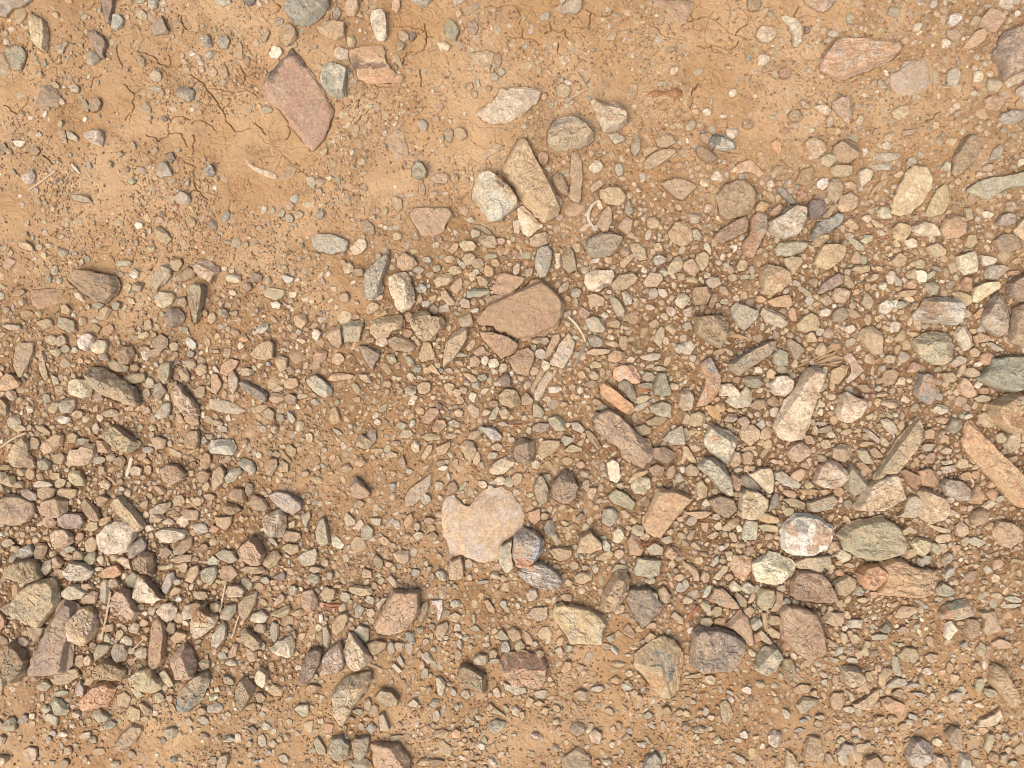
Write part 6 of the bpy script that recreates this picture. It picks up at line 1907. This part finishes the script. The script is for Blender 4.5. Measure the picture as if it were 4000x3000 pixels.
o = mesh_obj("pebbles", np.vstack(Vs), [np.vstack(Qs), np.vstack(Ts)], attrs={"colA": np.vstack(As), "colB": np.vstack(Bs), "par": np.vstack(Ps)}, mat=MST, flat=np.concatenate(FQ + FT))
o["kind"] = "stuff"; o["label"] = "countless small tan, pink and grey pebbles filling the gaps between the larger stones"; o["category"] = "pebbles"
print("pebbles", len(small), "verts", off)

# crumbs of soil and grit
ph = (1 + 5 ** .5) / 2
ico = np.array([(-1, ph, 0), (1, ph, 0), (-1, -ph, 0), (1, -ph, 0), (0, -1, ph), (0, 1, ph), (0, -1, -ph), (0, 1, -ph), (ph, 0, -1), (ph, 0, 1), (-ph, 0, -1), (-ph, 0, 1)]) / 1.9
icf = np.array([(0, 11, 5), (0, 5, 1), (0, 1, 7), (0, 7, 10), (0, 10, 11), (1, 5, 9), (5, 11, 4), (11, 10, 2), (10, 7, 6), (7, 1, 8), (3, 9, 4), (3, 4, 2), (3, 2, 6), (3, 6, 8), (3, 8, 9), (4, 9, 5), (2, 4, 11), (6, 2, 10), (8, 6, 7), (9, 8, 1)])
NG = 520000
px = rng.uniform(-350, 4350, NG); py = rng.uniform(-350, 3350, NG); dn = dens(px, py)
q = cl[((py + MG) / 4).astype(int), ((px + MG) / 4).astype(int)]
ok = (rng.random(NG) < np.clip(.01 + dn * 1.05 + q * .8, .015, 1)) & ~occ[((py + MG) / 4).astype(int), ((px + MG) / 4).astype(int)]
px, py = px[ok], py[ok]; dn_ = dn[ok]; M = len(px)
rad = (1.3 + rng.gamma(1.6, 1.05, M)).clip(1.3, 6.0) * S
wx_, wy_ = W(px, py); zz = base_h(wx_, wy_) + fine_h(wx_, wy_) + rad * rng.uniform(0, .5, M) - .002 * 0
th = rng.uniform(0, 6.28, M); v = ico[None] * rng.uniform(.72, 1.25, (M, 12, 1)) * np.stack([rad * rng.uniform(.9, 1.3, M), rad * rng.uniform(.7, 1.0, M), rad * rng.uniform(.55, .9, M)], 1)[:, None]
vx = v[..., 0] * np.cos(th)[:, None] - v[..., 1] * np.sin(th)[:, None]; vy = v[..., 0] * np.sin(th)[:, None] + v[..., 1] * np.cos(th)[:, None]
v = np.stack([vx + wx_[:, None], vy + wy_[:, None], v[..., 2] + zz[:, None]], -1).reshape(-1, 3)
fc = (icf[None] + 12 * np.arange(M)[:, None, None]).reshape(-1, 3)
GC = np.array([lin(h) * ALB for h in ('b38c66', 'bf956c', 'a17a56', 'b08768', 'c7a27a', '94755a', 'c2ad8c', 'a59d8a', 'e0cba8', 'b27f5e')])
gp = np.array([.15, .14, .15, .12, .12, .08, .08, .07, .07, .03])
ca = GC[rng.choice(10, M, p=gp / gp.sum())] * rng.uniform(.55, 1.12, (M, 1)) ** (.35 + .65 * np.clip(dn_ * 2.2, 0, 1))[:, None]; ca = np.repeat(ca, 12, 0)
o = mesh_obj("grit", v, [fc], attrs={"colA": ca, "colB": ca * .92, "par": np.tile([.1, 0, .15, .6], (len(ca), 1))}, mat=MST)
o["kind"] = "stuff"; o["label"] = "fine ochre grit and crumbs of soil between the pebbles"; o["category"] = "grit"
print("grit", M, "individual stones", sum(bool(r['d']) for r in stones))

# ---------------------------------------------------------------- straws, leaves, a seed pod
M_STRAW = plain("dry_straw", 'd9c3a0', 'b99a74', 700, .7, (1, 1, 1)); M_WHITE = plain("bleached_stem", 'ddd0b8', 'bda988', 900, .65)
M_WOOD = plain("dry_wood", 'c9a67c', '9a7450', 900, .8); M_LEAF = plain("dry_leaf", 'c9a66e', 'a57c48', 300, .6); M_POD = plain("seed_pod", 'ad7a4c', '875536', 300, .6)
M_RED = plain("dead_blade", 'b5703f', '85502f', 400, .6); M_GREY = plain("grey_twig", 'a4937f', '776452', 800, .8)
def topz(x, y):      # resting height: ray from above on what is built so far
    hit, loc, *_ = sc.ray_cast(bpy.context.view_layer.depsgraph, Vector((x, y, .5)), Vector((0, 0, -1)))
    return loc.z if hit else 0.0
bpy.context.view_layer.update()
def strand_mesh(pts, wid, flat=.7, n=8, ends=.6, seed=0, lift=.0):
    """pts (px), wid (px) per point or scalar -> swept verts"""
    rg = np.random.default_rng(seed); p = np.array([W(*q) for q in pts]); m = len(p)
    u = np.linspace(0, m - 1, max(10, m * 5)); p = np.stack([np.interp(u, range(m), p[:, 0]), np.interp(u, range(m), p[:, 1])], 1)
    for _ in range(3): p[1:-1] = (p[:-2] + 2 * p[1:-1] + p[2:]) / 4
    wd = np.interp(u, range(m), np.broadcast_to(wid, m)) * S / 2; wd = wd * (1 + .12 * rg.standard_normal(len(u)) * .5)
    wd[0] *= ends; wd[-1] *= ends
    zs = np.array([topz(x, y) for x, y in p]); a = np.polyfit(np.arange(len(zs)), zs, 1); fit = np.polyval(a, np.arange(len(zs)))
    zc = fit + max(0, np.percentile(zs - fit, 75)) + wd * flat * .9 + .0004 + lift
    t = np.gradient(p, axis=0); t /= np.hypot(*t.T)[:, None]; nr = np.stack([-t[:, 1], t[:, 0]], 1)
    th = np.linspace(0, 2 * math.pi, n + 1)[:-1]; V = []
    for i in range(len(p)):
        for q in th: V.append((*(p[i] + nr[i] * wd[i] * math.cos(q)), zc[i] + wd[i] * flat * math.sin(q)))
    F = [[i * n + j, i * n + (j + 1) % n, (i + 1) * n + (j + 1) % n, (i + 1) * n + j] for i in range(len(p) - 1) for j in range(n)]
    k = len(V); V.append((*p[0], zc[0])); V.append((*p[-1], zc[-1])); T = [[(j + 1) % n, j, k] for j in range(n)] + [[(len(p) - 1) * n + j, (len(p) - 1) * n + (j + 1) % n, k + 1] for j in range(n)]
    return np.array(V), np.array(F), np.array(T)
def join(parts):
    off = 0; V, F, T = [], [], []
    for v, f, t in parts: V.append(v); F.append(f + off); T.append(t + off); off += len(v)
    return np.vstack(V), np.vstack(F), np.vstack(T)
def place(name, parts, mat, parent=None):
    V, F, T = join(parts); c = np.array([V[:, 0].mean(), V[:, 1].mean(), V[:, 2].min()]) if parent is None else np.array(parent.location)
    o = mesh_obj(name, V - c, [F, T], mat=mat, loc=tuple(c) if parent is None else (0, 0, 0))
    if parent is not None: o.parent = parent
    return o
def Tp(tx, ty, s): return [(float(a.split(',')[0]) * K + (0, 1333, 2667)[tx], float(a.split(',')[1]) * K + (0, 1000, 2000)[ty]) for a in s.split()]
def straw(tx, ty, s, wd, mat, label, name="straw", cat="straw", group=None, flat=.7):
    o = place(name, [strand_mesh(Tp(tx, ty, s), np.array(wd) * K if isinstance(wd, (list, tuple)) else wd * K, flat, seed=len(label))], mat)
    o["label"] = label; o["category"] = cat
    if group: o["group"] = group
    return o
GS = "dry straws scattered over the stones"
straw(0, 2, "718,515 705,600 690,690 672,770 665,825", 15, M_STRAW, "long straight pinkish straw beside the purple-pink slab", group=GS)
straw(0, 2, "1465,460 1450,540 1438,600 1430,645", 13, M_STRAW, "pale straw standing below a squarish pinkish cream stone", group=GS)
straw(0, 2, "1560,650 1535,720 1520,780 1505,812", [7, 10, 12, 14], M_STRAW, "thin straw under the pinkish slab that narrows downwards", group=GS)
straw(0, 0, "362,1105 320,1135 260,1180 185,1230", [16, 12, 14, 12], M_STRAW, "pale straw beside the pinkish white quartz pebble in the clay", group=GS)
straw(0, 1, "848,1305 830,1370 808,1430", 24, M_WHITE, "short wide pale straw among left gravel, split at the ends", group=GS, flat=.3)
straw(0, 1, "10,1240 60,1200 120,1165 175,1145", 14, M_STRAW, "pale straw touching the tan pointed stone at the left edge", group=GS)
straw(0, 2, "190,830 215,795 235,768", 5, M_STRAW, "tiny thin straw under the large olive-tan slab", group=GS)
straw(0, 0, "1440,220 1480,185 1530,145", 5, M_STRAW, "hair-thin straw above the flaky grey-green stone", group=GS)
straw(0, 2, "850,905 890,865 945,810", [6, 12, 9], M_STRAW, "bent straw left of the post-shaped orange-tan stone", group=GS)
straw(2, 0, "875,1430 905,1432 940,1442", 5, M_WHITE, "thin white straw on the dark slate-grey slab", group=GS)
straw(1, 1, "1822,445 1815,480 1785,510", [10, 7, 5], M_WHITE, "tiny forked white straw right of the speckled egg-shaped stone", group=GS)
straw(2, 0, "1690,568 1730,566 1770,562", 5, M_STRAW, "hair-thin straw below the grey block stone with the flat top", group=GS)
straw(2, 1, "60,1175 85,1200 110,1225", 5, M_STRAW, "hair-thin straw left of the pale green kite-shaped stone", group=GS)
straw(1, 1, "1468,392 1505,425 1540,468 1568,515 1582,555", [15, 17, 15, 13, 11], M_WHITE, "curved bone-white stick right of the largest red-brown rock", "stick", "stick")
GT = "bits of dry wood on the stones"
straw(0, 1, "1810,1255 1845,1300 1882,1342", 26, M_WOOD, "frayed wood splinter on the fine gravel in the lower left", "wood_splinter", "wood splinter", GT, .4)
straw(0, 1, "1205,1565 1245,1610 1295,1652", [10, 16, 12], M_WOOD, "thin wood splinter left of the brown fin-shaped stone", "wood_splinter", "wood splinter", GT, .5)
straw(0, 1, "670,1425 710,1440 742,1480", [6, 18, 16], M_WOOD, "curled bark splinter left of the short wide straw", "wood_splinter", "wood splinter", GT, .4)
straw(1, 0, "1530,470 1565,515 1605,575", [8, 14, 8], M_GREY, "grey twig above the tan-green chip, slanting down to the right", "twig", "twig", GT)
straw(1, 0, "1595,570 1540,605 1470,652", [8, 11, 8], M_STRAW, "straw-coloured twig beside the tan-green chip in the clay", "twig", "twig", GT)
straw(2, 0, "1210,1278 1235,1235 1270,1195 1320,1160", [10, 22, 22, 12], M_WOOD, "pale curved bark sliver left of the big pale sandy slab", "bark_sliver", "bark", GT, .35)
straw(1, 2, "165,975 215,990 275,1020", [20, 22, 10], M_WOOD, "tan splinter poking from under the mottled red-tan stone", "wood_splinter", "wood splinter", GT, .5)
straw(2, 1, "300,520 350,515 400,530 442,545", [8, 26, 18, 6], M_WOOD, "pale shred of bark right of the brown-pink block stone", "bark_sliver", "bark", GT, .35)
straw(2, 1, "285,675 325,660 372,640", [7, 9, 5], M_GREY, "thin dark twig at the left end of the rolling-pin-shaped stone", "twig", "twig", GT)
straw(2, 1, "1830,700 1810,740 1778,800", [8, 24, 8], M_WOOD, "tan wood sliver left of the bluish green smooth stone", "wood_splinter", "wood splinter", GT, .4)
straw(1, 1, "1580,570 1550,640 1510,710", [10, 34, 16], M_GREY, "dark rotten wood strip right of the pale rectangular slab", "wood_splinter", "wood splinter", GT, .2)
straw(1, 0, "1668,1295 1625,1330 1598,1380 1600,1430 1650,1492", [8, 18, 24, 20, 6], M_WHITE, "pale hooked root curled round the tan pointed stone", "root", "root", GT, .6)
straw(0, 0, "465,1060 490,1090 520,1125", [16, 26, 10], M_WHITE, "white forked root tip beside the little stone pile in the clay", "root", "root", GT)
# leaves: two-sided blades with a mid rib
def leaf(tx, ty, s, wd, mat, label, name="dry_leaf"):
    o = straw(tx, ty, s, wd, mat, label, name, "leaf", flat=.10); return o
leaf(2, 1, "150,965 185,995 215,1030 245,1066", [8, 62, 58, 4], M_LEAF, "yellowish dry leaf under the bent grey and rust stone")
leaf(0, 2, "1130,1515 1155,1470 1185,1450 1215,1432", [10, 48, 30, 4], M_LEAF, "pale folded dry leaf in the bottom left clay")
leaf(1, 0, "550,890 540,920 510,955", [6, 34, 4], M_LEAF, "pale dry leaf scrap left of the five-sided tan pebble")
leaf(1, 1, "205,410 250,385 300,370", [4, 26, 6], M_LEAF, "olive leaf blade above the loaf-shaped stone")
leaf(1, 1, "965,785 1000,775 1020,765", [5, 18, 4], M_RED, "small brown leaf beside the square blackish chip")
# small tufts of dead blades
def tuft(label, strands, mat):
    o = place("dead_blades", [strand_mesh(Tp(*a[:3]), np.array(a[3]) * K, .4, n=6, seed=i, lift=.0006 * i) for i, a in enumerate(strands)], mat)
    o["label"] = label; o["category"] = "dead grass"; return o
tuft("rusty dead blades crossing the reddish tan stone", [(1, 2, "1925,212 1965,205 2020,190", (4, 14, 4)), (1, 2, "1890,165 1930,195 1960,240", (4, 7, 3)), (1, 2, "1920,215 1950,190 1970,165", (3, 7, 3))], M_RED)
tuft("orange-brown tuft of dead blades at the left of the lower right", [(2, 2, "0,730 40,670 110,590", (10, 16, 4)), (2, 2, "10,700 50,650 105,610", (6, 10, 4)), (2, 2, "15,670 60,640 100,600", (10, 14, 4)), (2, 2, "40,640 70,620 112,580", (4, 8, 3))], M_RED)
tuft("orange dead blades lying in the middle gravel", [(1, 1, "1080,1080 1150,1100 1240,1075", (4, 9, 4)), (1, 1, "1100,1060 1140,1075 1180,1065", (4, 12, 4)), (1, 1, "1110,1105 1140,1110 1180,1135", (4, 14, 4)), (1, 1, "1060,1085 1120,1095 1170,1090", (3, 6, 3))], M_RED)
tuft("dry blades beside the mottled red and white stone", [(0, 2, "2090,590 2140,605 2211,600", (4, 22, 10)), (0, 2, "2090,605 2140,622 2200,618", (4, 10, 4)), (0, 2, "2150,590 2180,575 2211,555", (3, 7, 3))], M_RED)
tuft("brown blade between the dark grey-green stone and grey trapezoid", [(1, 1, "1905,855 1960,870 2015,880", (6, 20, 8)), (1, 1, "1900,850 1940,858 1990,862", (3, 6, 3))], M_RED)
o = place("dry_stalk", [strand_mesh(Tp(2, 1, a), np.array(wv) * K, .5, n=6, seed=i, lift=.0007 * (i % 4)) for i, (a, wv) in enumerate([
    ("680,745 760,705 850,665 930,600 965,560", (5, 8, 12, 14, 10)), ("700,735 800,690 880,650 960,600 1010,590", (4, 7, 10, 12, 12)),
    ("840,690 900,650 960,640 1000,600", (6, 20, 18, 6)), ("840,700 900,680 970,650 1030,665", (6, 22, 26, 8)), ("850,710 920,700 990,690 1025,680", (5, 16, 18, 6)), ("900,640 930,610 990,570", (5, 9, 8)), ("860,690 910,640 960,610 1012,600", (5, 8, 9, 5)), ("845,705 900,700 960,705 1000,710", (5, 12, 12, 5)), ("870,670 930,650 985,640 1028,650", (5, 14, 16, 6)), ("930,610 965,580 1005,578", (14, 34, 22))])], M_WOOD)
o["label"] = "fan-shaped dry stalk with a thin tail, above the paddle-shaped stone"; o["category"] = "stalk"
# seed pod: an Empty with valve beads and stem
pp = Tp(1, 0, "1925,600 1990,608 2040,606 2100,604 2165,603 2215,598"); cx_, cy_ = W(*pp[3])
pod = bpy.data.objects.new("seed_pod", None); sc.collection.objects.link(pod); pod.location = (cx_, cy_, topz(cx_, cy_))
pod["label"] = "reddish brown seed pod with two swollen beads on bare clay"; pod["category"] = "seed pod"
place("stem", [strand_mesh(pp[:2], np.array([6, 5]) * K, .8, seed=3)], M_STRAW, pod)
place("pod_shell", [strand_mesh(Tp(1, 0, "1985,608 2015,606 2045,606 2075,604 2100,604 2130,603 2168,603 2195,600 2212,598"), np.array([6, 26, 46, 30, 14, 40, 62, 44, 10]) * K, .42, n=12, seed=2)], M_POD, pod)
